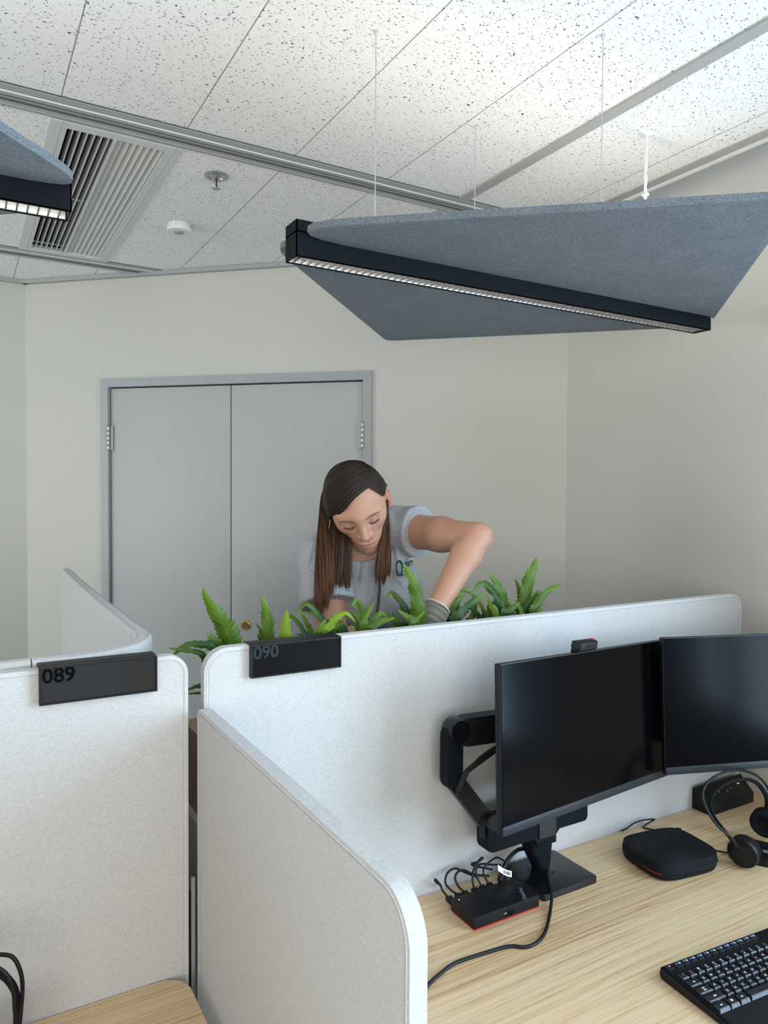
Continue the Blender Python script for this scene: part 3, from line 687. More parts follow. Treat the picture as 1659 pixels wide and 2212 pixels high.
# ------------------------------------------------------------------ pouch
pc = thing('zip_pouch', 'soft black neoprene zip pouch lying on the desk right of the monitor stand', 'pouch', (1.4415, 1.132, .73), math.radians(-8.5))
def pouch(w, d, h, z0):
    n = 64; vs_ = []; fs = []
    def ring(s, z, dent=0):
        out = []
        for k in range(n):
            a = 2 * PI * k / n; c, s_ = math.cos(a), math.sin(a); e = 2 / 4.2
            x = (abs(c) ** e) * math.copysign(1, c) * w / 2 * s; y = (abs(s_) ** e) * math.copysign(1, s_) * d / 2 * s
            zz = z
            if dent: zz = z - dent * (math.exp(-((x - .005) / .05) ** 2 - ((y - .012) / .032) ** 2) - .55 * math.exp(-((x + .03) / .03) ** 2 - ((y + .03) / .04) ** 2))
            out.append((x, y, zz))
        return out
    rings = [ring(.90, z0), ring(.955, z0 + .003), ring(.985, z0 + .010), ring(1.0, z0 + h * .5), ring(.99, z0 + h * .74), ring(.972, z0 + h * .84), ring(.93, z0 + h * .885, .004)] + [ring(s, z0 + h * (.89 + .10 * (1 - s)), .019) for s in (.86, .74, .6, .45, .3, .15)]
    for r_ in rings: vs_ += r_
    for i in range(len(rings) - 1):
        for k in range(n): fs.append((i * n + k, i * n + (k + 1) % n, (i + 1) * n + (k + 1) % n, (i + 1) * n + k))
    fs.append(tuple(range(n))[::-1]); fs.append(tuple((len(rings) - 1) * n + k for k in range(n)))
    return MB().add(vs_, fs)
pouch(.188, .160, .044, .0004).build('pouch_body', M['neoprene'], pc, angle=80)
def sring(w, d, z, s=1.0, n=64, a0=0, a1=2 * PI):
    out = []
    for k in range(n + 1):
        a = a0 + (a1 - a0) * k / n; c, s_ = math.cos(a), math.sin(a); e = 2 / 4.2
        out.append(((abs(c) ** e) * math.copysign(1, c) * w / 2 * s, (abs(s_) ** e) * math.copysign(1, s_) * d / 2 * s, z))
    return out
MB().tube(sring(.188, .160, .0385, .968), .0011, 6, caps=False).build('binding', M['black'], pc)
MB().tube(sring(.188, .160, .017, 1.0, 40, math.radians(183), math.radians(222)), .0009, 6).build('red_zip_edge', M['red'], pc)
MB().tube(sring(.188, .160, .021, 1.002, 60, math.radians(150), math.radians(420)), .0014, 6).build('zip', M['rubber'], pc)
zp = MB(); zp.box(-.006, .006, -.003, .004, -.003, .004, T(.086, .060, .036) @ Rm(-.6, 'Z'), bev=.0012); zp.build('zip_puller', M['black'], pc)

# ------------------------------------------------------------------ power box on the desk
pb = thing('power_box', 'black wedge-shaped power socket box against the screen behind the headset', 'power box', (0, 0, 0))
MB().prism(rpoly([(1.2965, .7302), (1.2965, .786), (1.279, .7965), (1.238, .757), (1.238, .7302)], .0012, 2), 1.745, 1.932, YZ, bev=.0012).build('box_body', M['black'], pb)
sl_n = Vector((0, -.0395, .041)).normalized()
SM = Matrix.Translation((1.745, 1.2585, .7768)) @ Matrix(((1, 0, 0, 0), (0, .72, -sl_n.y * -1, 0), (0, .69, sl_n.z, 0), (0, 0, 0, 1)))
MB().box(.012, .175, -.021, .021, .0002, .0009, SM).build('socket_face', M['blackgloss'], pb)
for k, xx in enumerate((.038, .060, .092, .112)):
    MB().lathe([(.0022, .0009), (.0022, .0013), (0, .0010)], 12, SM @ T(xx, -.004 + .004 * (k % 2), 0)).build('socket_pin_hole', M['steel'], pb)
MB().box(.146, .155, .004, .008, .0009, .0014, SM).build('usb_port', M['paper'], pb)
MB().lathe([(.003, .0009), (.003, .0014), (0, .0012)], 14, SM @ T(.098, .013, 0)).build('indicator', M['rubber'], pb)

# ------------------------------------------------------------------ headsets
def headset(label, c1, c2, outer, inner, boom=True, extra=None):
    h = thing('headset', label, 'headset', (0, 0, 0))
    c1, c2 = Vector(c1), Vector(c2); ax = (c2 - c1).normalized()
    for c, d in ((c1, ax), (c2, -ax)):
        q = d.to_track_quat('Z', 'Y').to_matrix().to_4x4(); q.translation = c
        e = MB().lathe([(0, -.0135), (.026, -.0135), (.0325, -.0115), (.0350, -.006), (.0345, .002), (.030, .006)], 40, q).build('earcup', M['black'], h)
        MB().lathe([(.021, .004), (.030, .004), (.0345, .008), (.0335, .017), (.027, .020), (.018, .017), (.016, .010), (0, .010)], 40, q, caps=False).build('ear_pad', M['neoprene'], e)
        dots = MB()
        for ring_ in range(1, 9):
            for k in range(ring_ * 6):
                a = 2 * PI * k / (ring_ * 6); r = ring_ * .00235
                dots.lathe([(.00045, -.0137), (.00045, -.0134)], 5, q @ T(r * math.cos(a), r * math.sin(a), 0))
        dots.build('speaker_grille', plain('grille_dot', (0.03, 0.03, 0.032), 0.6), e)
    MB().tube(spline(outer, 8), .0030, 10, flat=1.0).build('headband', M['black'], h)
    MB().tube(spline(inner, 8), .0058, 12, flat=.55).build('headband_cushion', M['neoprene'], h)
    if extra: MB().tube(spline(extra, 8), .0026, 8).build('headband_rail', M['black'], h)
    if boom: MB().tube(spline([c2 + Vector((0, 0, .01)), c2 + Vector((-.012, -.02, .035)), c2 + Vector((-.015, -.03, .06))], 6), .003, 8).build('microphone_boom', M['black'], h)
    return h
headset('black on-ear headset standing on its charging base at the right edge of the desk', (1.567, 1.026, .769), (1.727, 1.073, .785),
        [(1.520, 1.012, .800), (1.493, 1.010, 0.828), (1.464, 1.028, 0.859), (1.455, 1.052, 0.902), (1.477, 1.064, 0.929), (1.523, 1.060, 0.948), (1.593, 1.054, 0.946), (1.659, 1.050, 0.917), (1.712, 1.056, 0.868), (1.731, 1.073, 0.821), (1.735, 1.076, .80)],
        [(1.538, 1.018, .785), (1.492, 1.018, 0.832), (1.468, 1.038, 0.875), (1.488, 1.056, 0.902), (1.530, 1.056, 0.921), (1.593, 1.054, 0.924), (1.644, 1.050, 0.909), (1.690, 1.052, 0.868), (1.722, 1.068, 0.829), (1.726, 1.073, .81)])
hb = thing('charging_base', 'low black charging base under the headset, with a grey label', 'charging base', (0, 0, 0))
MB().prism(rpoly([(1.580, 1.060), (1.622, .994), (1.655, .955), (1.735, 1.010), (1.668, 1.112)], .005, 4), .7302, .7465, bev=.002).build('base_body', M['black'], hb)
lab = MB(); LM = T(1.655, 1.018, .7466) @ Rm(math.radians(-57), 'Z')
for k in range(7):
    lab.box(-.014, .010 - .004 * (k % 3), .0022 * k, .0022 * k + .0011, 0, .0002, LM); 
lab.build('label_print', plain('label_grey', (0.22, 0.22, 0.23), 0.6), hb)
cable('thin black cable from the charging base passing behind the pouch to the screen', [(1.600, 1.078, .738), (1.588, 1.092, .7345), (1.560, 1.150, .7335), (1.553, 1.20, .7335), (1.545, 1.243, .7335), (1.527, 1.275, .7335), (1.535, 1.282, .7345), (1.560, 1.279, .743), (1.560, 1.272, .750), (1.535, 1.281, .750), (1.505, 1.287, .747), (1.475, 1.2915, .7355), (1.462, 1.2935, .7335)], .0020)
headset('black headset on the small desk, only its band showing at the bottom left', (-0.024, 1.210, .790), (0.064, 1.153, .790),
        [(-0.033, 1.209, 0.801), (-0.036, 1.212, 0.854), (-0.024, 1.206, 0.904), (-0.001, 1.194, 0.924), (0.022, 1.180, 0.931), (0.045, 1.167, 0.933), (0.061, 1.158, 0.929), (0.070, 1.152, 0.911), (0.073, 1.150, 0.888), (0.071, 1.150, 0.855), (0.066, 1.151, 0.801)],
        [(-0.028, 1.205, 0.804), (-0.027, 1.207, 0.854), (-0.012, 1.199, 0.890), (0.011, 1.186, 0.902), (0.034, 1.173, 0.905), (0.048, 1.165, 0.903), (0.059, 1.158, 0.891), (0.065, 1.154, 0.874), (0.066, 1.152, 0.848), (0.064, 1.152, 0.805)], boom=False,
        extra=[(-0.030, 1.190, 0.850), (-0.016, 1.180, 0.900), (0.012, 1.166, 0.924), (0.036, 1.152, 0.927), (0.052, 1.143, 0.917), (0.060, 1.139, 0.895), (0.062, 1.140, 0.86)])
hb2 = thing('charging_base', 'black charging stand under the headset on the small wooden desk', 'charging base', (0.020, 1.182, .7302), math.radians(-31))
MB().prism(rrect(-.075, .075, -.035, .035, .01, 5), 0, .018, bev=.002).build('base_body', M['black'], hb2)
MB().box(-.012, .012, -.010, .010, .018, .075, bev=.003).build('cradle_post', M['black'], hb2)

# ------------------------------------------------------------------ keyboard
kb = thing('keyboard', 'black wired keyboard with white legends in the lower right corner of the desk', 'keyboard', (1.0795, 0.8625, 0.73), math.radians(-5.0))
kbw, kbd = .455, .205
def keyslope(y): return .0185 + .055 * (y + .05)        # top surface height, y = distance back from the rear edge (negative)
body = MB(); body.prism(rpoly([(0.001, .010), (.0005, .0205), (-.120, .0125), (-.205, .0055), (-.205, .001), (-.003, .001)], .002, 3), 0, kbw, YZ, bev=.003, seg=3); body.build('keyboard_body', M['black'], kb)
rim = MB(); rim.tube([(.0045, -.004, .0212), (.0045, -.120, .0137), (.002, -.200, .0075)], .0022, 8, flat=.7); rim.build('rim', M['blackmetal'], kb)
MB().prism(rpoly([(.012, -.200), (kbw - .01, -.200), (kbw - .01, -.128), (.020, -.128)], .006, 4), 0, .0012, Matrix.Translation((0, 0, .0197)) @ Rm(math.atan(.0823), 'X')).build('palm_rest', plain('dotted_palm_rest', (0.016, 0.017, 0.019), 0.6, vscale=500, var=0.4, bump=0.4), kb)
KM = Rm(math.atan(.0667), 'X')
def key(x, y, w, leg, legsize, d=.0165, mat=None, h=.0062, align=(0, 0), blue=False, lip=.0034):
    z = .0205 + .0667 * y
    a = MB(); w2 = w / 2; d2 = d / 2
    lo = [(-w2, -d2), (w2, -d2), (w2, d2), (-w2, d2)]; hi = [(-w2 + .0016, -d2 + lip), (w2 - .0016, -d2 + lip), (w2 - .0016, d2 - .0008), (-w2 + .0016, d2 - .0008)]
    vs_ = [Vector((*p, 0)) for p in lo] + [Vector((*p, h)) for p in hi]
    bm = bmesh.new(); V = [bm.verts.new(v) for v in vs_]
    for f in ((3, 2, 1, 0), (4, 5, 6, 7), (0, 1, 5, 4), (1, 2, 6, 5), (2, 3, 7, 6), (3, 0, 4, 7)): bm.faces.new([V[i] for i in f])
    bmesh.ops.bevel(bm, geom=bm.edges[:], offset=.0007, segments=2, affect='EDGES')
    PM = T(x, y, z) @ KM
    a.bm(bm, PM); ko = a.build('key', M['keycap'], kb)
    lines = leg if isinstance(leg, list) else [leg]
    for i, s_ in enumerate(lines):
        if not s_: continue
        yy = .0018 + (len(lines) - 1) * .0022 - i * .0046 + align[1]
        text_mesh(s_, legsize, M['bluelegend'] if blue and i == 0 else M['legend'], 'legend', ko, PM @ T(align[0], yy, h + .0001), .00008, bold=.00012)
P_ = .019
x = .0065
key(x + .0075, -.0095, .0145, 'esc', .0032, d=.0115, h=.0032, lip=.0010)
for k in range(12):
    xx = .0355 + k * .0176
    key(xx, -.0095, .0158, '', .003, d=.0115, h=.0032, lip=.0010)
    ko = kb.children[-1]
    PM = T(xx, -.0095, .0205 - .0667 * .0095) @ KM
    text_mesh('F%d' % (k + 1), .0030, M['legend'], 'legend', ko, PM @ T(-.0038, .0012, .0033), .00008)
    ic = MB(); ic.box(.0002, .0042, -.0012, .0030, .0032, .00342, PM)
    if k % 3: ic.box(-.0002, .0048, .0004, .0016, .0032, .00344, PM)
    ic.build('function_icon', M['bluelegend'], ko)
num = [('~', '`'), ('!', '1'), ('@', '2'), ('#', '3'), ('$', '4'), ('%', '5'), ('^', '6'), ('&', '7'), ('*', '8'), ('(', '9'), (')', '0'), ('_', '-'), ('+', '=')]
x0 = .0165
for k, n in enumerate(num): key(x0 + k * P_, -.0385, .0172, list(n), .0040)
key(x0 + 13 * P_ + .009, -.0385, .036, 'back', .0038)
key(x0 + .0045, -.0575, .0265, ['tab'], .0038)
for k, c in enumerate('QWERTYUIOP[]\\'): key(x0 + .0275 + k * P_, -.0575, .0172, c, .0050)
key(x0 + .0070, -.0765, .0310, ['caps', 'lock'], .0036)
for k, c in enumerate("ASDFGHJKL;'"): key(x0 + .0322 + k * P_, -.0765, .0172, c, .0050)
key(x0 + .0322 + 11 * P_ + .010, -.0765, .038, 'enter', .0038)
key(x0 + .0112, -.0955, .0400, 'shift', .0038)
for k, c in enumerate('ZXCVBNM,./'): key(x0 + .0415 + k * P_, -.0955, .0172, c, .0050)
key(x0 + .0415 + 10 * P_ + .016, -.0955, .048, 'shift', .0038)
key(x0 + .0040, -.1145, .0255, 'ctrl', .0038)
wm = MB()
key(x0 + .0290, -.1145, .0215, '', .004)
ko = kb.children[-1]; PM = T(x0 + .0290, -.1145, .0205 - .0667 * .1145) @ KM
for i in range(2):
    for j in range(2): wm.box(-.0021 + i * .0022, -.0002 + i * .0022, .0002 + j * .0022, .0021 + j * .0022, .0063, .0064, PM)
wm.build('legend', M['legend'], ko)
key(x0 + .0530, -.1145, .0230, 'alt', .0038)
key(x0 + .1270, -.1145, .1200, '', .004)
key(x0 + .2010, -.1145, .0230, 'alt', .0038)

# ------------------------------------------------------------------ planter and what stands below it
cbn = thing('low_cabinet', 'white low cabinet in the gap between the screens, under the wooden planter', 'cabinet', (0, 0, 0))
MB().box(0.405, 1.945, 1.352, 1.64, 0.06, 0.9345, bev=.003).build('cabinet_body', M['cabinet'], cbn)
MB().box(0.42, 1.93, 1.37, 1.62, 0.0, 0.06).build('plinth', M['raildark'], cbn)
for k in range(4):
    xa = .408 + k * .383
    d_ = MB().box(xa + .002, xa + .381, 1.64, 1.658, .07, .92, bev=.0015).build('cabinet_door', M['cabinet'], cbn)
    MB().box(xa + .34, xa + .35, 1.658, 1.670, .66, .80, bev=.002).build('handle', M['steel'], d_)
pt = thing('support_post', 'thin black post low in the gap between the two front screens', 'post', (0, 0, 0))
MB().box(0.3565, 0.3640, 1.326, 1.334, 0.0, 0.86, bev=.001).build('post_tube', M['black'], pt)
MB().box(0.3645, 0.3720, 1.326, 1.334, 0.0, 0.885, bev=.001).build('grey_edge_strip', M['railgrey'], pt)
pl = thing('planter_box', 'long oak planter box behind the 090 screen, its end showing in the gap', 'planter', (0, 0, 0))
px0, px1, py0, py1, pz0, pz1 = 0.418, 1.935, 1.352, 1.585, 0.935, 1.10
b = MB(); t_ = .016
b.box(px0, px1, py0, py0 + t_, pz0, pz1); b.box(px0, px1, py1 - t_, py1, pz0, pz1); b.box(px0, px0 + .045, py0 + t_, py1 - t_, pz0, pz1); b.box(px1 - t_, px1, py0 + t_, py1 - t_, pz0, pz1); b.box(px0 + t_, px1 - t_, py0 + t_, py1 - t_, pz0, pz0 + .01)
b.build('box', M['woodedge'], pl, smooth=False)
MB().box(px0 + .045, px1 - t_, py0 + t_, py1 - t_, pz0 + .01, 1.082).build('soil', M['soil'], pl)

def leaf_mat(name, base, light, trans):
    t = NT(name); t.set(Roughness=0.42, Specular_IOR_Level=0.35)
    at = t.n('ShaderNodeAttribute', attribute_name='leaf_uv'); sp_ = t.n('ShaderNodeSeparateXYZ'); t.l(at.outputs['Vector'], sp_.inputs[0])
    side = t.math('ABSOLUTE', sp_.outputs[0])
    rib = t.math('LESS_THAN', side, 0.045)
    # slanting side veins
    ph = t.math('FRACT', t.math('SUBTRACT', t.math('MULTIPLY', sp_.outputs[1], 13.0), t.math('MULTIPLY', side, 1.4)))
    vein = t.ramp(t.math('ABSOLUTE', t.math('SUBTRACT', ph, 0.5)), [(0.0, 1.0), (0.10, 0.25), (0.5, 0.0)])
    nz = t.noise(t.coord(), 45, 2)
    c = t.mix(nz, base, tuple(x * .72 + y * .28 for x, y in zip(base, light)))
    c = t.mix(t.math('MULTIPLY', vein, 0.35), c, light); c = t.mix(t.math('MULTIPLY', rib, 0.65), c, light)
    c = t.mix(t.ramp(sp_.outputs[1], [(.78, 0.0), (1.0, 0.4)]), c, (0.22, 0.37, 0.012))
    t.col(c); t.bump(t.math('ADD', vein, t.math('MULTIPLY', ph, .6)), 0.25, 0.0018)
    tr = t.n('ShaderNodeBsdfTranslucent'); t.l(t.mix(0.5, c, light), tr.inputs[0]); mx = t.n('ShaderNodeMixShader'); mx.inputs[0].default_value = trans
    out = t.t.nodes['Material Output']; t.l(t.b.outputs[0], mx.inputs[1]); t.l(tr.outputs[0], mx.inputs[2]); t.l(mx.outputs[0], out.inputs[0])
    return t.m
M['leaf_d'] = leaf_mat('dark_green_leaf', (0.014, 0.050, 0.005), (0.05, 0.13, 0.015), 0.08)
M['leaf_m'] = leaf_mat('mid_green_leaf', (0.050, 0.118, 0.005), (0.15, 0.25, 0.018), 0.13)
M['leaf_l'] = leaf_mat('lime_green_leaf', (0.18, 0.33, 0.010), (0.40, 0.54, 0.05), 0.25)
M['leaf_stem'] = plain('leaf_stalk', (0.12, 0.22, 0.04), 0.5)

def frond(parent, pts, width, mat, seed, base=None, face=(-.25, -1, .25), tip=.55, lobes=7):
    """strap-shaped fern frond with a jagged, lobed margin; pts run from the visible foot to the tip"""
    rnd = random.Random(seed)
    P = [Vector(p) for p in pts]
    if base is not None:
        b_ = Vector(base); P = [b_, b_.lerp(P[0], .55) + Vector((0, 0, .012))] + P
    S = spline(P, 14); n = len(S)
    L_ = [0.0]
    for i in range(1, n): L_.append(L_[-1] + (S[i] - S[i - 1]).length)
    N = 130; C = []; j = 0
    for i in range(N):
        d = L_[-1] * i / (N - 1)
        while j < n - 2 and L_[j + 1] < d: j += 1
        f = (d - L_[j]) / max(1e-9, L_[j + 1] - L_[j]); C.append(S[j].lerp(S[j + 1], min(1, f)))
    F = Vector(face).normalized(); tw = rnd.uniform(-.35, .35); cup = rnd.uniform(.12, .38)
    offs = [rnd.uniform(0, 1), rnd.uniform(0, 1)]; K = 6; vs_ = []; uv = []
    lob = [[rnd.uniform(.80, 1.10) for _ in range(lobes * 3 + 4)] for _ in range(2)]
    for i in range(N):
        t = i / (N - 1); tg = (C[min(i + 1, N - 1)] - C[max(i - 1, 0)]).normalized()
        w = tg.cross(F); w = (w.normalized() if w.length > .05 else Vector((1, 0, 0)))
        nn = w.cross(tg).normalized(); a = tw * (t - .4)
        w2 = w * math.cos(a) + nn * math.sin(a); n2 = nn * math.cos(a) - w * math.sin(a)
        prof = min(1.0, (t / .16)) ** .8 * min(1.0, max(0.0, (1 - t) / tip)) ** .62 if t < 1 else 0
        prof = max(prof, .03)
        for sd in (-1, 1):
            q = t * lobes + offs[(sd + 1) // 2]; fr = q % 1.0; li = int(q)
            big = (.86 + .20 * fr ** 1.5) * lob[(sd + 1) // 2][li]
            q2 = (t * lobes * 4.3 + offs[(sd + 1) // 2]) % 1.0; small = .83 + .30 * q2 ** 2
            hw = width * .5 * prof * big * small
            for k in range(1, K):
                u = k / (K - 1)
                p = C[i] + w2 * (sd * hw * u) + tg * (hw * u * (.22 + .16 * fr * u ** 2 + .10 * q2 * u ** 3)) - n2 * (hw * u * u * cup) + n2 * (.075 * width * u * u * math.sin(t * lobes * 5.0 + sd * 1.3) * prof)
                vs_.append(p); uv.append((sd * u, t, 0))
        vs_.append(C[i].copy()); uv.append((0, t, 0))
    R_ = 2 * (K - 1) + 1; fs = []
    order = [K - 2 - k for k in range(K - 1)] + [R_ - 1] + [K - 1 + k for k in range(K - 1)]     # left edge .. rib .. right edge
    for i in range(N - 1):
        for a in range(R_ - 1):
            fs.append((i * R_ + order[a], i * R_ + order[a + 1], (i + 1) * R_ + order[a + 1], (i + 1) * R_ + order[a]))
    o = MB().add(vs_, fs).build('frond', M[mat], parent, angle=180)
    at = o.data.attributes.new('leaf_uv', 'FLOAT_VECTOR', 'POINT'); at.data.foreach_set('vector', [c for u in uv for c in u])
    return o

PLANTS = [
 ('fern at the left end of the planter, its tallest frond bright-tipped', (.475, 1.47), [
  ([(0.479, 1.440, 1.278), (0.465, 1.440, 1.322), (0.444, 1.440, 1.356), (0.428, 1.440, 1.384), (0.421, 1.440, 1.405)], .062, 'leaf_m', (-.4, -1, .3)),
  ([(0.447, 1.420, 1.286), (0.438, 1.420, 1.304), (0.418, 1.420, 1.320)], .044, 'leaf_d', (-.2, -1, .4)),
  ([(0.440, 1.420, 1.284), (0.409, 1.420, 1.296), (0.383, 1.420, 1.297), (0.350, 1.420, 1.278)], .032, 'leaf_d', (0, -1, .25)),
  ([(0.411, 1.400, 1.276), (0.395, 1.400, 1.288), (0.369, 1.400, 1.294), (0.343, 1.400, 1.300)], .030, 'leaf_d', (0, -1, .9)),
  ([(0.500, 1.480, 1.269), (0.514, 1.490, 1.284)], .028, 'leaf_d', (0, -1, .3)),
  ([(0.430, 1.400, 1.212), (0.400, 1.400, 1.220), (0.368, 1.400, 1.211)], .020, 'leaf_d', (0, -1, .2)),
  ([(0.430, 1.400, 1.198), (0.405, 1.400, 1.206), (0.372, 1.400, 1.2085)], .018, 'leaf_d', (0, -1, .8))]),
 ('fern with one dark upright frond and one lime frond, above the 090 sign', (.58, 1.48), [
  ([(0.565, 1.460, 1.279), (0.566, 1.460, 1.317), (0.562, 1.460, 1.348), (0.549, 1.460, 1.379)], .058, 'leaf_m', (-.2, -1, .1)),
  ([(0.589, 1.430, 1.286), (0.591, 1.430, 1.312), (0.594, 1.430, 1.331), (0.596, 1.430, 1.349)], .056, 'leaf_l', (-.5, -1, .1)),
  ([(0.655, 1.490, 1.274), (0.640, 1.490, 1.283)], .018, 'leaf_d', (0, -1, .6)),
  ([(0.568, 1.490, 1.283), (0.550, 1.490, 1.316)], .020, 'leaf_d', (0, -1, .1))]),
 ('fern with a drooping lime frond, below the rolled sleeve at the left', (.69, 1.47), [
  ([(0.710, 1.460, 1.288), (0.697, 1.460, 1.315), (0.673, 1.460, 1.341), (0.653, 1.460, 1.354), (0.632, 1.460, 1.337)], .036, 'leaf_d', (-.2, -1, .9)),
  ([(0.675, 1.420, 1.294), (0.693, 1.420, 1.310), (0.708, 1.420, 1.326), (0.732, 1.420, 1.334), (0.756, 1.420, 1.311)], .036, 'leaf_l', (-.1, -1, .8)),
  ([(0.656, 1.400, 1.292), (0.660, 1.400, 1.312), (0.674, 1.400, 1.328)], .046, 'leaf_m', (-.4, -1, .3)),
  ([(0.718, 1.470, 1.278), (0.738, 1.470, 1.296), (0.753, 1.470, 1.301)], .044, 'leaf_m', (0, -1, .3)),
  ([(0.664, 1.450, 1.284), (0.657, 1.450, 1.302)], .028, 'leaf_d', (0, -1, .3)),
  ([(0.715, 1.490, 1.290), (0.690, 1.490, 1.321), (0.660, 1.490, 1.332)], .028, 'leaf_d', (0, -1, .9))]),
 ('fern with a curled knob-like frond tip, in front of the grey shirt', (.785, 1.46), [
  ([(0.785, 1.440, 1.289), (0.785, 1.440, 1.315), (0.782, 1.440, 1.337), (0.770, 1.440, 1.357), (0.758, 1.438, 1.347), (0.764, 1.430, 1.338)], .030, 'leaf_m', (-.3, -1, .3)),
  ([(0.772, 1.420, 1.293), (0.781, 1.420, 1.318), (0.792, 1.420, 1.337), (0.799, 1.420, 1.351)], .040, 'leaf_m', (-.6, -1, .1)),
  ([(0.789, 1.460, 1.285), (0.782, 1.460, 1.308), (0.768, 1.460, 1.331)], .032, 'leaf_m', (-.1, -1, .2)),
  ([(0.785, 1.420, 1.290), (0.801, 1.420, 1.301), (0.827, 1.420, 1.309), (0.856, 1.420, 1.313)], .048, 'leaf_m', (-.2, -1, .55)),
  ([(0.761, 1.430, 1.286), (0.748, 1.430, 1.304)], .030, 'leaf_m', (0, -1, .3))]),
 ('fern with the tallest frond before the chest emblem, left of the gloved hand', (.93, 1.47), [
  ([(0.938, 1.440, 1.288), (0.933, 1.440, 1.324), (0.928, 1.440, 1.360), (0.912, 1.440, 1.399), (0.890, 1.440, 1.434)], .060, 'leaf_m', (-.3, -1, .2)),
  ([(0.954, 1.490, 1.276), (0.936, 1.490, 1.304), (0.915, 1.490, 1.338), (0.888, 1.490, 1.361), (0.877, 1.490, 1.345)], .040, 'leaf_d', (-.1, -1, .5)),
  ([(0.915, 1.420, 1.288), (0.892, 1.420, 1.310), (0.865, 1.420, 1.330)], .048, 'leaf_m', (-.2, -1, .4)),
  ([(0.885, 1.400, 1.292), (0.905, 1.400, 1.308), (0.925, 1.400, 1.326)], .024, 'leaf_m', (0, -1, .3)),
  ([(0.931, 1.490, 1.276), (0.905, 1.490, 1.287), (0.880, 1.490, 1.291)], .022, 'leaf_d', (0, -1, .8))]),
 ('dark fern arching right of the gloved hand', (1.03, 1.48), [
  ([(1.021, 1.440, 1.285), (1.037, 1.440, 1.314), (1.050, 1.440, 1.337), (1.072, 1.440, 1.349)], .046, 'leaf_d', (-.3, -1, .2)),
  ([(1.025, 1.420, 1.290), (1.054, 1.420, 1.319), (1.089, 1.420, 1.339), (1.124, 1.420, 1.355)], .040, 'leaf_d', (-.1, -1, .5)),
  ([(1.100, 1.540, 1.285), (1.126, 1.545, 1.332), (1.163, 1.545, 1.354)], .026, 'leaf_l', (0, -1, .4)),
  ([(1.140, 1.500, 1.290), (1.142, 1.500, 1.333), (1.092, 1.500, 1.353)], .026, 'leaf_m', (0, -1, .7))]),
 ('fern with a frond tip hooked to the left, left half of the rightmost clump', (1.19, 1.48), [
  ([(1.172, 1.490, 1.270), (1.167, 1.490, 1.293), (1.150, 1.490, 1.312)], .036, 'leaf_d', (0, -1, .3)),
  ([(1.180, 1.460, 1.282), (1.165, 1.460, 1.313), (1.150, 1.460, 1.341)], .034, 'leaf_l', (-.3, -1, .3)),
  ([(1.180, 1.420, 1.293), (1.158, 1.420, 1.332), (1.130, 1.420, 1.363), (1.102, 1.420, 1.377), (1.070, 1.420, 1.351)], .044, 'leaf_d', (-.2, -1, .5)),
  ([(1.225, 1.480, 1.284), (1.216, 1.480, 1.332), (1.195, 1.480, 1.368), (1.168, 1.480, 1.398)], .056, 'leaf_m', (-.2, -1, .2)),
  ([(1.159, 1.400, 1.296), (1.181, 1.400, 1.311), (1.208, 1.400, 1.326)], .050, 'leaf_d', (0, -1, .4))]),
 ('tall fern with jagged upright fronds, right half of the rightmost clump', (1.285, 1.48), [
  ([(1.271, 1.460, 1.286), (1.280, 1.460, 1.330), (1.291, 1.460, 1.371), (1.317, 1.460, 1.429)], .068, 'leaf_m', (-.4, -1, .1)),
  ([(1.300, 1.490, 1.278), (1.291, 1.490, 1.329), (1.270, 1.490, 1.370)], .048, 'leaf_m', (-.2, -1, .3)),
  ([(1.272, 1.420, 1.290), (1.290, 1.420, 1.319), (1.320, 1.420, 1.346), (1.372, 1.420, 1.361)], .040, 'leaf_m', (0, -1, .5)),
  ([(1.257, 1.440, 1.284), (1.275, 1.440, 1.310), (1.306, 1.440, 1.346)], .052, 'leaf_d', (-.1, -1, .3)),
  ([(1.263, 1.400, 1.290), (1.286, 1.400, 1.303)], .028, 'leaf_d', (0, -1, .4)),
  ([(1.25, 1.43, 1.27), (1.235, 1.43, 1.305), (1.215, 1.43, 1.325)], .040, 'leaf_m', (0, -1, .4))]),
]
for pi, (label, (cx, cy), fronds) in enumerate(PLANTS):
    rr_ = random.Random(77 + pi); fronds = list(fronds)
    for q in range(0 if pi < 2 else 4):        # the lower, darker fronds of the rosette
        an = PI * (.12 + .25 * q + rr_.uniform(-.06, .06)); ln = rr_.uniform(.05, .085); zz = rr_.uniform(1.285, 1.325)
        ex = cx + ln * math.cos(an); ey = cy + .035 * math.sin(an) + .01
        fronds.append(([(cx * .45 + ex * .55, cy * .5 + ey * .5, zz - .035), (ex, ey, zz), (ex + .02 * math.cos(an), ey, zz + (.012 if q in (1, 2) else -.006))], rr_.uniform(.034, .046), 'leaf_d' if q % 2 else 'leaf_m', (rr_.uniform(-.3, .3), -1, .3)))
    g = thing('potted_fern', label, 'fern', (0, 0, 0), 0, 'ferns in the planter')
    MB().lathe([(.0, 1.081), (.012, 1.0815), (.015, 1.094), (.010, 1.106), (0, 1.110)], 14, T(cx, cy, 0), caps=False).build('crown', M['leaf_stem'], g)
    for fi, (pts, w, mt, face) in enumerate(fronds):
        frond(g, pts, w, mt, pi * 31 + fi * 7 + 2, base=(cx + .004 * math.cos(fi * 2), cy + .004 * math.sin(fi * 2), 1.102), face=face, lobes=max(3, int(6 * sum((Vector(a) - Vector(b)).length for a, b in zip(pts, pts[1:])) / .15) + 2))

# ------------------------------------------------------------------ the person bending over the planter
E0 = np.array([0.8952, 1.6767, 1.5546]) + np.array([0.86445, -0.50268, 0.0055]) * .005 + np.array([0, 0, .007])
E1 = np.array([0.8952, 1.6767, 1.5546])   # origin for the cloth and the hair ends
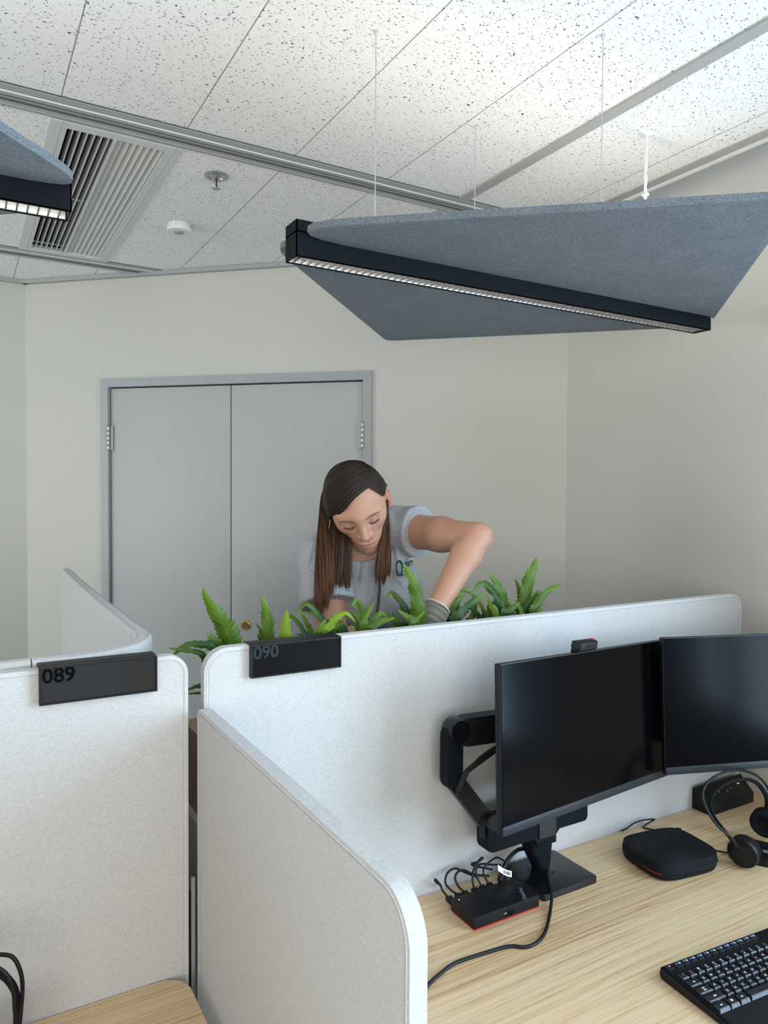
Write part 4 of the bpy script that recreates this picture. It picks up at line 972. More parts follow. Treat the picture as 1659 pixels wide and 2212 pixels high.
                    # midpoint between the ears
RR = np.array([0.86445, -0.50268, 0.0055]); UU = np.array([0.0094, 0.0271, 0.9996]); FF = np.array([0.5026, 0.8640, -0.0281])   # right, up, away (as she is seen from the desk)
rho, th_, psi = math.radians(17.0), math.radians(38.0), math.radians(4.0)           # head roll and downward tilt
ha = RR * math.cos(rho) + UU * math.sin(rho); hb0 = -RR * math.sin(rho) + UU * math.cos(rho); hc0 = -FF
hc_ = hc0 * math.cos(th_) - hb0 * math.sin(th_); hbv = hb0 * math.cos(th_) + hc0 * math.sin(th_)
ha, hc_ = ha * math.cos(psi) + hc_ * math.sin(psi), hc_ * math.cos(psi) - ha * math.sin(psi)   # turned a little to her right
HA = np.stack([ha, hbv, hc_], 1)                            # columns: to her left (seen right), crown, face
def hw(p): return E0 + HA @ np.array(p, float)              # head space -> room

def smin(a, b, k):
    h = np.maximum(k - np.abs(a - b), 0) / k; return np.minimum(a, b) - h * h * k * .25
def smax(a, b, k): return -smin(-a, -b, k)
def sph(P, c, r): return np.sqrt(((P - np.array(c, np.float32)) ** 2).sum(-1)) - r
def ell(P, c, r):
    q = (P - np.array(c, np.float32)) / np.array(r, np.float32); k0 = np.sqrt((q ** 2).sum(-1)); k1 = np.sqrt(((q / np.array(r, np.float32)) ** 2).sum(-1)); return k0 * (k0 - 1) / np.maximum(k1, 1e-6)
def cone(P, a, b, ra, rb):
    a = np.array(a, np.float32); b = np.array(b, np.float32); ab = b - a; t = np.clip(((P - a) @ ab) / (ab @ ab), 0, 1)
    return np.sqrt(((P - a - t[..., None] * ab) ** 2).sum(-1)) - (ra + (rb - ra) * t)

def head_sdf(Q):
    """Q in head space"""
    d = ell(Q, (0, .034, -.008), (.0705, .0775, .0805))
    d = smin(d, ell(Q, (0, -.012, .030), (.0565, .078, .058)), .04)
    for s in (-1, 1):
        d = smin(d, cone(Q, (s * .0455, -.050, .004), (s * .013, -.085, .064), .0200, .0160), .028)
        d = smin(d, ell(Q, (s * .036, -.006, .058), (.020, .014, .016)), .025)
        d = smin(d, ell(Q, (s * .039, .014, .042), (.020, .020, .022)), .03)
    d = smin(d, sph(Q, (0, -.0865, .0720), .0150), .018)
    d = smin(d, ell(Q, (0, -.052, .066), (.030, .026, .020)), .03)
    for s in (-1, 1): d = smin(d, cone(Q, (s * .010, .030, .081), (s * .042, .029, .066), .0075, .007), .022)      # brows
    for s in (-1, 1): d = smax(d, -ell(Q, (s * .031, .009, .0945), (.0160, .0115, .0145)), .014)                   # sockets
    for s in (-1, 1):
        d = smin(d, sph(Q, (s * .0305, .0075, .0700), .0130), .006)                                              # lids over the eyes
    d = smin(d, cone(Q, (0, .018, .085), (0, -.022, .1025), .0068, .0085), .018)
    d = smin(d, ell(Q, (0, -.0255, .1015), (.0090, .0078, .0085)), .008)
    for s in (-1, 1):
        d = smin(d, ell(Q, (s * .0125, -.0285, .0905), (.0062, .0062, .0080)), .007)
        d = smax(d, -sph(Q, (s * .0062, -.0355, .0970), .0032), .004)
    d = smin(d, cone(Q, (-.016, -.0535, .0820), (.016, -.0535, .0820), .0046, .0046), .010)
    d = smin(d, ell(Q, (0, -.0540, .0862), (.014, .0042, .0042)), .008)
    d = smin(d, ell(Q, (0, -.0632, .0842), (.0165, .0052, .0058)), .009)
    d = smin(d, ell(Q, (0, -.0532, .0902), (.0150, .0038, .0052)), .004); d = smin(d, ell(Q, (0, -.0630, .0898), (.0145, .0046, .0058)), .004)
    for s in (-1, 1):
        for (p_, q_) in (((0, -.0580, .0950), (.012, -.0577, .0932)), ((.012, -.0577, .0932), (.020, -.0583, .0902)), ((.020, -.0583, .0902), (.0265, -.0596, .0845))):
            d = smax(d, -cone(Q, (s * p_[0], p_[1], p_[2]), (s * q_[0], q_[1], q_[2]), .0015, .0014), .0022)
    d = smax(d, -cone(Q, (0, -.038, .0935), (0, -.046, .0910), .0016, .0020), .005)                               # philtrum
    for s in (-1, 1):                                                                                             # ears
        e = ell(Q, (s * .0775, .004, -.010), (.0085, .032, .0185)); e = smax(e, -ell(Q, (s * .0865, .006, -.006), (.0065, .020, .0105)), .005)
        e = smin(e, ell(Q, (s * .0745, -.020, -.002), (.0065, .011, .009)), .008)
        d = smin(d, e, .008)
    return d

class Field:
    def __init__(s, xs, ys, zs): s.ax = [np.asarray(a, np.float32) for a in (xs, ys, zs)]; s.D = np.full([len(a) for a in s.ax], .5, np.float32)
    def sub(s, lo, hi):
        sl = []
        for a, l, h in zip(s.ax, lo, hi): sl.append(slice(max(0, int(np.searchsorted(a, l)) - 1), min(len(a), int(np.searchsorted(a, h)) + 1)))
        P = np.stack(np.meshgrid(*[a[q] for a, q in zip(s.ax, sl)], indexing='ij'), -1); return tuple(sl), P
    def add(s, fn, lo, hi, k=.02):
        sl, P = s.sub(lo, hi)
        if 0 in P.shape: return
        s.D[sl] = smin(s.D[sl], fn(P).astype(np.float32), k)
    def cone(s, a, b, ra, rb, k=.03):
        a = np.array(a); b = np.array(b); r = max(ra, rb) + .06; s.add(lambda P: cone(P, a, b, ra, rb), np.minimum(a, b) - r, np.maximum(a, b) + r, k)
    def mesh(s):
        """surface nets on the (uneven) grid"""
        D = s.D; I = D < 0; nx_, ny_, nz_ = D.shape
        any_ = np.zeros((nx_ - 1, ny_ - 1, nz_ - 1), bool); all_ = np.ones_like(any_)
        cs_ = [(i, j, k) for i in (0, 1) for j in (0, 1) for k in (0, 1)]
        for i, j, k in cs_:
            b = I[i:nx_ - 1 + i, j:ny_ - 1 + j, k:nz_ - 1 + k]; any_ |= b; all_ &= b
        act = any_ & ~all_; C = np.argwhere(act); idx = np.full(act.shape, -1, np.int64); idx[act] = np.arange(len(C))
        val = {c: D[C[:, 0] + c[0], C[:, 1] + c[1], C[:, 2] + c[2]] for c in cs_}
        pos = {c: np.stack([s.ax[q][C[:, q] + c[q]] for q in range(3)], 1) for c in cs_}
        acc = np.zeros((len(C), 3)); cnt = np.zeros(len(C))
        for a in cs_:
            for q in range(3):
                if a[q]: continue
                b = tuple(1 if r == q else a[r] for r in range(3)); va, vb = val[a], val[b]; mk = (va < 0) != (vb < 0)
                t = va[mk] / (va[mk] - vb[mk]); acc[mk] += pos[a][mk] * (1 - t[:, None]) + pos[b][mk] * t[:, None]; cnt[mk] += 1
        V = acc / cnt[:, None]; F_ = []
        for q in range(3):
            r, t = (q + 1) % 3, (q + 2) % 3
            lo_ = [slice(None)] * 3; hi_ = [slice(None)] * 3; lo_[q] = slice(0, -1); hi_[q] = slice(1, None)
            A, B = I[tuple(lo_)], I[tuple(hi_)]; E = np.argwhere(A != B)
            E = E[(E[:, r] > 0) & (E[:, t] > 0) & (E[:, r] < D.shape[r] - 1) & (E[:, t] < D.shape[t] - 1)]
            flip = A[E[:, 0], E[:, 1], E[:, 2]]
            def cell(dr, dt): c = E.copy(); c[:, r] += dr; c[:, t] += dt; return idx[c[:, 0], c[:, 1], c[:, 2]]
            Q = np.stack([cell(-1, -1), cell(0, -1), cell(0, 0), cell(-1, 0)], 1); Q[~flip] = Q[~flip][:, ::-1]; F_.append(Q)
        return V, np.concatenate(F_)
def mesh_obj(name, V, F_, mat, parent, smooth_it=0):
    me = bpy.data.meshes.new(name); me.from_pydata(V.tolist(), [], F_.tolist()); me.update()
    me.polygons.foreach_set('use_smooth', [True] * len(me.polygons)); me.materials.append(mat)
    o = bpy.data.objects.new(name, me); COL.objects.link(o); o.parent = parent
    if smooth_it:
        bm = bmesh.new(); bm.from_mesh(me)
        for _ in range(smooth_it): bmesh.ops.smooth_vert(bm, verts=bm.verts[:], factor=.5, use_axis_x=True, use_axis_y=True, use_axis_z=True)
        bm.to_mesh(me); bm.free()
    return o
def axis(*segs):
    out = []
    for a, b, st in segs: out += list(np.arange(a, b, st))
    return out + [segs[-1][1]]

J = dict(shR=(1.070, 1.735, 1.492), elR=(1.128, 1.478, 1.484), wrR=(0.993, 1.451, 1.322), shL=(.842, 1.772, 1.418), elL=(.822, 1.672, 1.225), wrL=(.835, 1.490, 1.215),
         neck=(.955, 1.782, 1.440), chest=(.985, 1.775, 1.335), abdo=(1.055, 1.815, 1.13), pelvis=(1.115, 1.865, .93), hipL=(1.035, 1.90, .89), hipR=(1.19, 1.845, .89),
         knL=(1.03, 1.90, .48), knR=(1.20, 1.84, .48), anL=(1.03, 1.95, .09), anR=(1.21, 1.88, .09))
J = {k: np.array(v) for k, v in J.items()}
def unit(v): return v / np.linalg.norm(v)

def hand_bones(wr, dirv, side_v, s=1.0):
    """palm and five curled fingers; dirv = along the hand, side_v = towards the thumb"""
    d = unit(np.array(dirv, float)); sv = np.array(side_v, float); sv = unit(sv - d * (sv @ d)); nv = np.cross(d, sv)
    B = [(wr, wr + d * .045 * s + sv * .012, .023, .021), (wr, wr + d * .050 * s - sv * .016, .022, .020), (wr + d * .03 + sv * .012, wr + d * .082 * s + sv * .026, .016, .0125), (wr + d * .03, wr + d * .085 * s + sv * .008, .016, .0125), (wr + d * .03, wr + d * .083 * s - sv * .010, .016, .012), (wr + d * .03, wr + d * .076 * s - sv * .027, .015, .011)]
    for off, ln, kn in ((.028, .92, .082), (.009, 1.0, .086), (-.010, .94, .083), (-.028, .76, .076)):
        p = wr + d * kn * s + sv * off; c = 0.35
        for L_, r0, r1 in ((.040, .0095, .0085), (.025, .0085, .0078), (.020, .0078, .0068)):
            q = p + (d * math.cos(c) + nv * math.sin(c)) * L_ * ln * s; B.append((p, q, r0, r1)); p = q; c += .42
    p = wr + d * .022 + sv * .020
    for L_, r0, r1, a in ((.036, .0125, .0105, .85), (.030, .0100, .0090, .55), (.024, .0090, .0075, .35)):
        q = p + (d * math.cos(a) + sv * math.sin(a) + nv * .25) * L_ * s; B.append((p, q, r0, r1)); p = q
    return B
hdR = (J['wrR'] + unit(np.array([-.30, .10, -1.0])) * .030)
bonesR = hand_bones(hdR, (-.26, .12, -1.0), (-.5, -.8, 0.0), .96)
bonesL = hand_bones(J['wrL'], (.55, -.35, -.55), (.6, .6, .2), .96)

def body_field(F_):
    trunk_field(F_); arms_field(F_)
def trunk_field(F_):
    j = J
    F_.cone(j['neck'] + [0, .0, -.02], j['chest'], .055, .105, .05)
    F_.cone(j['shL'] + [.035, .012, .0], j['shR'] + [-.035, .012, -.005], .056, .056, .05)
    F_.cone(j['chest'] + RR * .050 - UU * .02, j['abdo'] + RR * .055, .090, .088, .05); F_.cone(j['chest'] - RR * .045 - UU * .02, j['abdo'] - RR * .035, .090, .088, .05)
    for s in (-1, 1): F_.add(lambda P, s=s: sph(P, j['chest'] + RR * (.055 * s + .005) - UU * .030 - FF * .055, .052), j['chest'] - .25, j['chest'] + .25, .05)
    F_.cone(j['abdo'], j['pelvis'], .10, .125, .06)
    F_.cone(j['pelvis'] - RR * .06, j['pelvis'] + RR * .06, .115, .115, .05)
def arms_field(F_):
    j = J
    F_.cone(j['shR'] + [-.02, .01, 0], j['shR'], .055, .052, .03); F_.cone(j['shR'], j['shR'] * .45 + j['elR'] * .55, .051, .0440, .02); F_.cone(j['shR'] * .45 + j['elR'] * .55, j['elR'], .0440, .0375, .02)
    mid = j['elR'] * .74 + j['wrR'] * .26
    F_.cone(j['elR'], mid, .0355, .0385, .014); F_.cone(mid, j['wrR'], .0385, .0238, .012)
    F_.add(lambda P: sph(P, j['elR'] + RR * .010 + UU * .005, .027), j['elR'] - .1, j['elR'] + .1, .02)
    F_.cone(j['wrR'], hdR, .0238, .0225, .004)
    F_.cone(j['shL'] + [.02, .01, .01], j['shL'], .055, .052, .03); F_.cone(j['shL'], j['elL'], .050, .040, .03)
    mid = j['elL'] * .65 + j['wrL'] * .35
    F_.cone(j['elL'], mid, .040, .040, .02); F_.cone(mid, j['wrL'], .040, .027, .02)
def legs_field(F_):
    j = J
    F_.cone(j['pelvis'] - RR * .06, j['pelvis'] + RR * .06, .12, .12, .05)
    for s in 'LR':
        F_.cone(j['hip' + s], j['kn' + s], .088, .060, .04); F_.cone(j['kn' + s], j['an' + s], .060, .042, .04)

xs = axis((.60, .765, .006), (.765, 1.03, .0017), (1.03, 1.32, .0042)); ys = axis((1.33, 1.54, .0050), (1.54, 1.80, .0017), (1.80, 2.10, .008)); zs = axis((-.02, 1.0, .015), (1.0, 1.40, .005), (1.40, 1.70, .0017))
BF = Field(xs, ys, zs)
body_field(BF); legs_field(BF)
for s in 'LR': BF.cone(J['an' + s] + [0, 0, -.03], J['an' + s] - FF * .16 + [0, 0, -.055], .042, .032, .03)
for (a, b, ra, rb) in bonesR + bonesL: BF.cone(a, b, ra, rb, .006)
BF.cone(J['neck'] + [0, .01, -.01], hw((0, -.045, -.030)), .058, .050, .03); BF.cone(J['neck'] - FF * .012, hw((0, -.055, -.012)), .046, .036, .03)
BF.add(lambda P: head_sdf((P - E0) @ HA), E0 - .165, E0 + .165, .022)
V, Fc = BF.mesh()
# the clean skin: lips, cheeks, ears and nose have a colour of their own
sk = NT('skin'); sk.set(Roughness=0.48, Specular_IOR_Level=0.4, Subsurface_Weight=0.12, Subsurface_Scale=0.01, Subsurface_Radius=(1.0, .35, .18))
at = sk.n('ShaderNodeAttribute', attribute_name='skin_tone'); n1 = sk.noise(sk.coord(), 55, 3); n2 = sk.noise(sk.coord(), 330, 2)
c_ = sk.mix(sk.math('MULTIPLY', n1, .35), at.outputs['Color'], (.47, .235, .15)); 
vf = sk.n('ShaderNodeTexVoronoi'); vf.inputs['Scale'].default_value = 34; sk.l(sk.coord(), vf.inputs['Vector'])
fr_ = sk.ramp(vf.outputs['Distance'], [(0.0, 1.0), (0.045, 0.0)]); c_ = sk.mix(sk.math('MULTIPLY', fr_, .35), c_, (.26, .11, .06))
sk.col(c_); sk.bump(n2, .10, .001)
person = thing('person', 'dark-haired person in a grey T-shirt and work gloves bending over the planted box', 'person', (0, 0, 0))
body = mesh_obj('body', V, Fc, sk.m, person)
Q = (V - E0) @ HA
base = np.tile(np.array([.495, .262, .172]), (len(V), 1))
def blend(mask, col): 
    global base
    mask = np.clip(mask, 0, 1)[:, None]; base = base * (1 - mask) + np.array(col) * mask
face_front = (Q[:, 2] > .03) & (np.abs(Q[:, 0]) < .08) & (Q[:, 1] > -.12)
for s in (-1, 1):
    blend(np.exp(-(((Q[:, 0] - s * .040) / .020) ** 2 + ((Q[:, 1] + .018) / .018) ** 2)) * face_front * .55, (.50, .22, .155))
    blend(np.exp(-(((Q[:, 0] - s * .0305) / .018) ** 2 + ((Q[:, 1] - .004) / .009) ** 2)) * face_front * .45, (.40, .205, .15))
    blend((np.abs(Q[:, 0]) > .072) * (Q[:, 0] * s > 0) * (np.abs(Q[:, 1]) < .04) * .7, (.53, .19, .135))
blend(np.exp(-((Q[:, 0] / .013) ** 2 + ((Q[:, 1] + .026) / .012) ** 2)) * face_front * .5, (.52, .21, .15))
lipw = .0245 - np.abs(Q[:, 0])
lip = np.clip(1 - (np.abs(Q[:, 1] + .0582 + .0006 * np.cos(Q[:, 0] * 200)) / (.0066 * np.sqrt(np.clip(lipw / .0225, .02, 1)))) ** 4, 0, 1) * (lipw > 0) * face_front
blend(lip * .75, (.38, .125, .11))
ca_ = body.data.color_attributes.new('skin_tone', 'FLOAT_COLOR', 'POINT')
ca_.data.foreach_set('color', np.concatenate([base, np.ones((len(V), 1))], 1).astype(np.float32).ravel())

def on_head(a, b, lift=0.0):
    """a point of the face surface straight in front of (a, b) in head space"""
    cs2 = np.linspace(.02, .125, 420); d = head_sdf(np.stack([np.full_like(cs2, a), np.full_like(cs2, b), cs2], -1).astype(np.float32))
    i = np.where(d < 0)[0]; c = cs2[i[-1]] if len(i) else .08
    return hw((a, b, c + lift))
# brows and lashes
browm = plain('brow_hair', (0.24, 0.135, 0.085), 0.9); lashm = plain('lash', (0.022, 0.014, 0.010), 0.8)
rng = random.Random(5)
for s in (-1, 1):
    bmesh_ = MB()
    for k in range(170):
        t = rng.random(); a = .012 + .037 * t; b = .0220 + .0050 * math.sin(t * 2.3) + rng.uniform(-.0028, .0028) * (1 - .45 * t)
        p0 = on_head(s * a, b, .0001); p1 = on_head(s * (a + .0042), b + .0016 * (1 - t * 1.6), .0008); bmesh_.tube([p0, (p0 + p1) / 2, p1], .00026, 4)
    bmesh_.build('eyebrow', browm, person)
    lm_ = MB(); line = [on_head(s * (.0305 + .0145 * t), .0015 + .0052 * t * t, .0004) for t in np.linspace(-1, 1, 13)]
    lm_.tube(line, .00055, 6)
    for k in range(46):
        t = -1 + 2 * k / 45; p0 = on_head(s * (.0305 + .0145 * t), .0015 + .0052 * t * t, .0003); p1 = p0 + HA @ np.array([s * .0024 * t, -.0030, .0022]); lm_.tube([p0, (p0 * .45 + p1 * .55) + HA @ np.array([0, -.0006, 0]), p1], .00018, 4)
    lm_.build('eyelashes', lashm, person)

# ---- T-shirt
shm = fabric('heather_grey_jersey', (0.25, 0.255, 0.265), (0.44, 0.45, 0.46), 1.7, .25, (0, .5, .6)); 
SF = Field(axis((.66, 1.26, .0038)), axis((1.50, 2.05, .0042)), axis((.86, 1.62, .0038)))
trunk_field(SF); SF.cone(J['shR'] + [-.02, .01, 0], J['shR'], .055, .052, .03); SF.cone(J['shL'] + [.02, .01, .01], J['shL'], .055, .052, .03)
sl, P = SF.sub((.6, 1.4, .8), (1.4, 2.2, 1.8)); D = SF.D
pu = (P - E0) @ RR; pv = (P - E0) @ UU
def fold(a, b, w, depth):
    """a crease of the cloth running from a to b (metres right / up of the chest origin), with a soft ridge beside it"""
    a = np.array(a, np.float32); b = np.array(b, np.float32); ab = b - a; L_ = math.hypot(*ab); qx = fu - a[0]; qy = fv - a[1]
    t = np.clip((qx * ab[0] + qy * ab[1]) / (L_ * L_), 0, 1); dx_ = qx - t * ab[0]; dy_ = qy - t * ab[1]; sg = (dx_ * ab[1] - dy_ * ab[0]) / L_; r_ = np.sqrt(dx_ ** 2 + dy_ ** 2)
    env = np.sin(np.clip(.06 + t * .9, 0, 1) * PI) ** .6 * np.exp(-np.maximum(r_ - np.abs(sg), 0) / .006)
    return depth * env * (np.exp(-(sg / w) ** 2) - .8 * np.exp(-((sg - 1.9 * w) / (1.1 * w)) ** 2)) * front
fu = ((P - E1) @ RR).astype(np.float32); fv = ((P - E1) @ UU).astype(np.float32); front = ((P - E1) @ FF < .135).astype(np.float32)
warp = .0022 * np.sin(P[..., 0] * 52 + 3 * np.sin(P[..., 2] * 19)) * np.sin(P[..., 2] * 23 + P[..., 1] * 31) + .0012 * np.sin(P[..., 2] * 90 + P[..., 0] * 70)
D = D - .0105 + warp
aR = unit(J['elR'] - J['shR']); aL = unit(J['elL'] - J['shL'])
arm_axR = ((P - J['shR']) @ aR); arm_axL = ((P - J['shL']) @ aL)
rR = np.sqrt((((P - J['shR']) - arm_axR[..., None] * aR) ** 2).sum(-1)); rL = np.sqrt((((P - J['shL']) - arm_axL[..., None] * aL) ** 2).sum(-1))
# looser sleeves
SLV_R = rR - (.065 + .06 * np.clip(arm_axR, 0, .1)) + warp; SLV_L = rL - (.066 + .06 * np.clip(arm_axL, 0, .15)) + warp
SLV_R = smax(SLV_R, -arm_axR - .045, .03); SLV_L = smax(SLV_L, -arm_axL - .045, .03)
LR, LL = .066, .128
SLV_R = smax(SLV_R, arm_axR - LR, .004); SLV_L = smax(SLV_L, arm_axL - LL, .004)
D = smin(D, SLV_R, .022); D = smin(D, SLV_L, .022)
FS = np.zeros_like(fu)
fmask = 1 - np.clip((arm_axR - .020) / .025, 0, 1) * (rR < .10) - np.clip((arm_axL - .075) / .03, 0, 1) * (rL < .10) * ((fv < -.17))
for (a, b, w, dp) in [((.118, -.012), (.140, -.112), .0045, .0045), ((.098, -.016), (.112, -.110), .0050, .0050), ((.140, -.010), (.158, -.100), .0040, .0038), ((.084, -.030), (.092, -.130), .0055, .0045),
    ((.160, -.118), (.108, -.088), .0045, .0050), ((.168, -.130), (.118, -.150), .0050, .0045), ((.094, -.095), (.088, -.195), .0060, .0050), ((.080, -.118), (.160, -.232), .0060, .0055), ((.120, -.160), (.172, -.215), .0050, .0040),
    ((.034, -.155), (.022, -.245), .0070, .0050), ((.050, -.165), (.036, -.280), .0060, .0045), ((.005, -.140), (-.010, -.235), .0060, .0042), ((-.098, -.112), (-.045, -.232), .0050, .0060), ((-.045, -.165), (-.028, -.280), .0060, .0060),
    ((-.128, -.153), (-.090, -.166), .0030, .0035), ((-.108, -.100), (-.122, -.150), .0045, .0035), ((-.118, -.190), (-.070, -.215), .0050, .0045), ((.130, -.215), (.160, -.290), .0060, .0045)]:
    FS = FS + fold(a, b, w * 1.15, dp * 1.6) * fmask
D = D + np.clip(FS, -.008, .0062)
# rolled cuffs
D = smin(D, np.sqrt(np.maximum(np.abs(arm_axR - (LR - .010 + .004 * np.sin(P[..., 2] * 60))) - .010, 0) ** 2 + np.maximum(np.abs(rR - .0655 - .002 * np.sin(P[..., 2] * 75 + P[..., 1] * 40)) - .002, 0) ** 2) - .0035, .003)
D = smin(D, np.sqrt(np.maximum(np.abs(arm_axL - (LL - .016)) - .013, 0) ** 2 + np.maximum(np.abs(rL - .0705) - .002, 0) ** 2) - .0038, .003)
# neckline and lower hem
nk = J['neck'] + (-FF) * .030 + UU * .018; up_n = unit(unit(hw((0, -.05, -.02)) - J['neck']) + (FF) * .05)
nd = sph(P, nk + up_n * .022, .073); D = smax(D, -nd, .006)
hem = (P - (J['neck'] + up_n * .032)) @ up_n; D = smax(D, np.where(np.sqrt(((P - J['neck']) ** 2).sum(-1)) < .10, hem, -1), .006)
D = smax(D, (.90 - P[..., 2]), .004)
SF.D = D.astype(np.float32)
V2, F2 = SF.mesh()
shirt = mesh_obj('t_shirt', V2, F2, shm, person, 1)
def on_shirt(p):
    """nearest shirt vertex towards the viewer side of p, used to lay prints and seams on the cloth"""
    rel = V2 - p; lat = np.sqrt((rel @ RR) ** 2 + (rel @ UU) ** 2); near = lat < .007
    if not near.any(): near = lat < lat.min() + .004
    w = (rel @ FF)[near]; return p + FF * (w.min() - .0006)
# collar rib and seams
rib = MB(); cr = []
for a in np.linspace(0, 2 * PI, 40):
    u_ = unit(np.cross(up_n, FF)); v_ = np.cross(u_, up_n); cr.append(nk + up_n * .022 + (u_ * math.cos(a) + v_ * math.sin(a)) * .073)
# printed emblem and letters on her left chest
inkm = plain('dark_green_print', (0.012, 0.045, 0.045), 0.85)
lc = E1 + RR * .1165 - UU * .158
pm = MB()
def lay(u, v): return on_shirt(lc + RR * u + UU * v)
def strip(path, w):
    vs_ = []; fs = []
    for i, (u, v) in enumerate(path):
        u0, v0 = path[max(0, i - 1)]; u1, v1 = path[min(len(path) - 1, i + 1)]; L_ = math.hypot(u1 - u0, v1 - v0) or 1; nx_, ny_ = -(v1 - v0) / L_, (u1 - u0) / L_
        ww = w[i] if isinstance(w, list) else w
        vs_ += [lay(u + nx_ * ww, v + ny_ * ww), lay(u - nx_ * ww, v - ny_ * ww)]
    for i in range(len(path) - 1): fs.append((2 * i, 2 * i + 1, 2 * i + 3, 2 * i + 2))
    pm.add(vs_, fs)
strip([(.013 * math.cos(a) * .62 - .006, .0175 * math.sin(a)) for a in np.linspace(0, 2 * PI, 30)], [.0016 + .0010 * abs(math.sin(a)) for a in np.linspace(0, 2 * PI, 30)])
strip([(-.002, -.010), (.002, -.016), (.006, -.020)], .0016)
pm.build('chest_emblem', inkm, shirt)
tm = text_mesh('UEST', .0150, inkm, 'chest_lettering', None, Matrix.Identity(4), 0.0, bold=.0006)
bm = bmesh.new(); bm.from_mesh(tm); bmesh.ops.subdivide_edges(bm, edges=[e for e in bm.edges if e.calc_length() > .003], cuts=2); bmesh.ops.triangulate(bm, faces=bm.faces[:])
for v in bm.verts:
    v.co.z = 0; u, w_ = v.co.x * .95 + .0165, v.co.y + .0070 + v.co.x * .22; v.co = Vector(lay(u, w_))
bmesh.ops.delete(bm, geom=[], context='VERTS'); bm.to_mesh(tm); bm.free()
tl = bpy.data.objects.new('chest_lettering', tm); COL.objects.link(tl); tl.parent = shirt
# neck cord
cord = MB(); cpts = [on_shirt(E1 + RR * u + UU * v) - FF * .004 for u, v in ((.050, -.150), (.056, -.175), (.058, -.205), (.055, -.240), (.050, -.285), (.046, -.33))]
cord.tube(spline([Vector(c) for c in cpts], 6), .0038, 8, flat=.35).build('neck_cord', plain('dark_grey_cord', (0.045, 0.042, 0.042), 0.7), person)

# ---- trousers and shoes (behind the planter)
TF = Field(axis((.88, 1.36, .010)), axis((1.68, 2.08, .010)), axis((.03, 1.02, .012))); legs_field(TF); TF.D -= .010
sl, P = TF.sub((0, 0, -1), (3, 3, 3)); TF.D = np.maximum(TF.D, P[..., 2] - .985).astype(np.float32)
V3, F3 = TF.mesh(); mesh_obj('trousers', V3, F3, plain('dark_trousers', (0.03, 0.033, 0.045), 0.9), person, 1)

# ---- work gloves
glm = fabric('knit_glove', (0.13, 0.125, 0.105), (0.27, 0.26, 0.22), 2.2, .5)
for nm, bones, wr, fore in (('R', bonesR, hdR, unit(J['wrR'] - J['elR'])), ('L', bonesL, J['wrL'], unit(J['wrL'] - J['elL']))):
    allp = np.array([b[0] for b in bones] + [b[1] for b in bones] + [wr - fore * .05]); lo, hi = allp.min(0) - .05, allp.max(0) + .05
    GF = Field(*[axis((lo[q], hi[q], .0026)) for q in range(3)])
    for (a, b, ra, rb) in bones: GF.cone(a, b, ra + .0025, rb + .0025, .007)
    st = J['wr' + nm] - fore * (.004 if nm == 'R' else .035)
    GF.cone(st - fore * .02, wr, .0325, .0305, .010)
    sl, P = GF.sub(lo - 1, hi + 1); ax_ = (P - st) @ fore; GF.D = GF.D + .0014 * np.sin(ax_ * 420) * (ax_ < .05)
    GF.D = smax(GF.D, -ax_, .003).astype(np.float32)
    V4, F4 = GF.mesh(); gl = mesh_obj('work_glove', V4, F4, glm, person, 1)
    u_ = unit(np.cross(fore, UU)); v_ = np.cross(fore, u_)
    cu = MB().tube([st + fore * .002 + (u_ * math.cos(a) + v_ * math.sin(a)) * .0318 for a in np.linspace(0, 2 * PI, 36)], .0022, 6, caps=False).build('glove_cuff', plain('cream_cuff', (0.55, 0.52, 0.42), 0.9), gl)

# ---- hair: a close cap under combed strands
hm = NT('brown_hair'); hm.set(Roughness=0.40, Specular_IOR_Level=0.32, Anisotropic=0.5)
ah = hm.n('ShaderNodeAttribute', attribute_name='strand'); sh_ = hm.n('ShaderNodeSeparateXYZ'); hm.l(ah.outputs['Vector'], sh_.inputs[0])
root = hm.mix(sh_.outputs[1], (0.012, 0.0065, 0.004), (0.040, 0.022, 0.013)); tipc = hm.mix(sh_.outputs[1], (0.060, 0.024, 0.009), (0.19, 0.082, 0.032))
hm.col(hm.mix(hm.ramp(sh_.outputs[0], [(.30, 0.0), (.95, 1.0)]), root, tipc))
capm = plain('dark_hair_base', (0.010, 0.007, 0.005), 0.55)
HF = Field(axis((-.10, .10, .0026)), axis((-.09, .15, .0026)), axis((-.13, .11, .0026)))
def cap_sdf(Q):
    d = ell(Q, (0, .034, -.008), (.0742, .0815, .0845)); d = smin(d, ell(Q, (0, -.02, -.040), (.062, .072, .052)), .03)
    # hairline: keep what lies above / behind a tilted plane set over the forehead and in front of the ears
    bl = np.interp(Q[..., 0], [-.095, -.080, -.060, -.035, 0, .030, .046, .055, .064, .075, .09], [.012, .014, .026, .047, .068, .083, .088, .074, .048, .032, .028])
    d = smax(d, np.where(Q[..., 2] > -.005, bl - Q[..., 1], np.where(Q[..., 2] > -.03, np.minimum(bl, .0) - .01 - Q[..., 1], -1)), .006)
    for s in (-1, 1): d = smax(d, -ell(Q, (s * .085, .002, -.006), (.016, .030, .020)), .006)
    return d
sl, P = HF.sub((-1, -1, -1), (1, 1, 1)); HF.D = cap_sdf(P).astype(np.float32)
V5, F5 = HF.mesh(); V5 = E0 + V5 @ HA.T
hair = mesh_obj('hair', V5, F5, capm, person, 1)

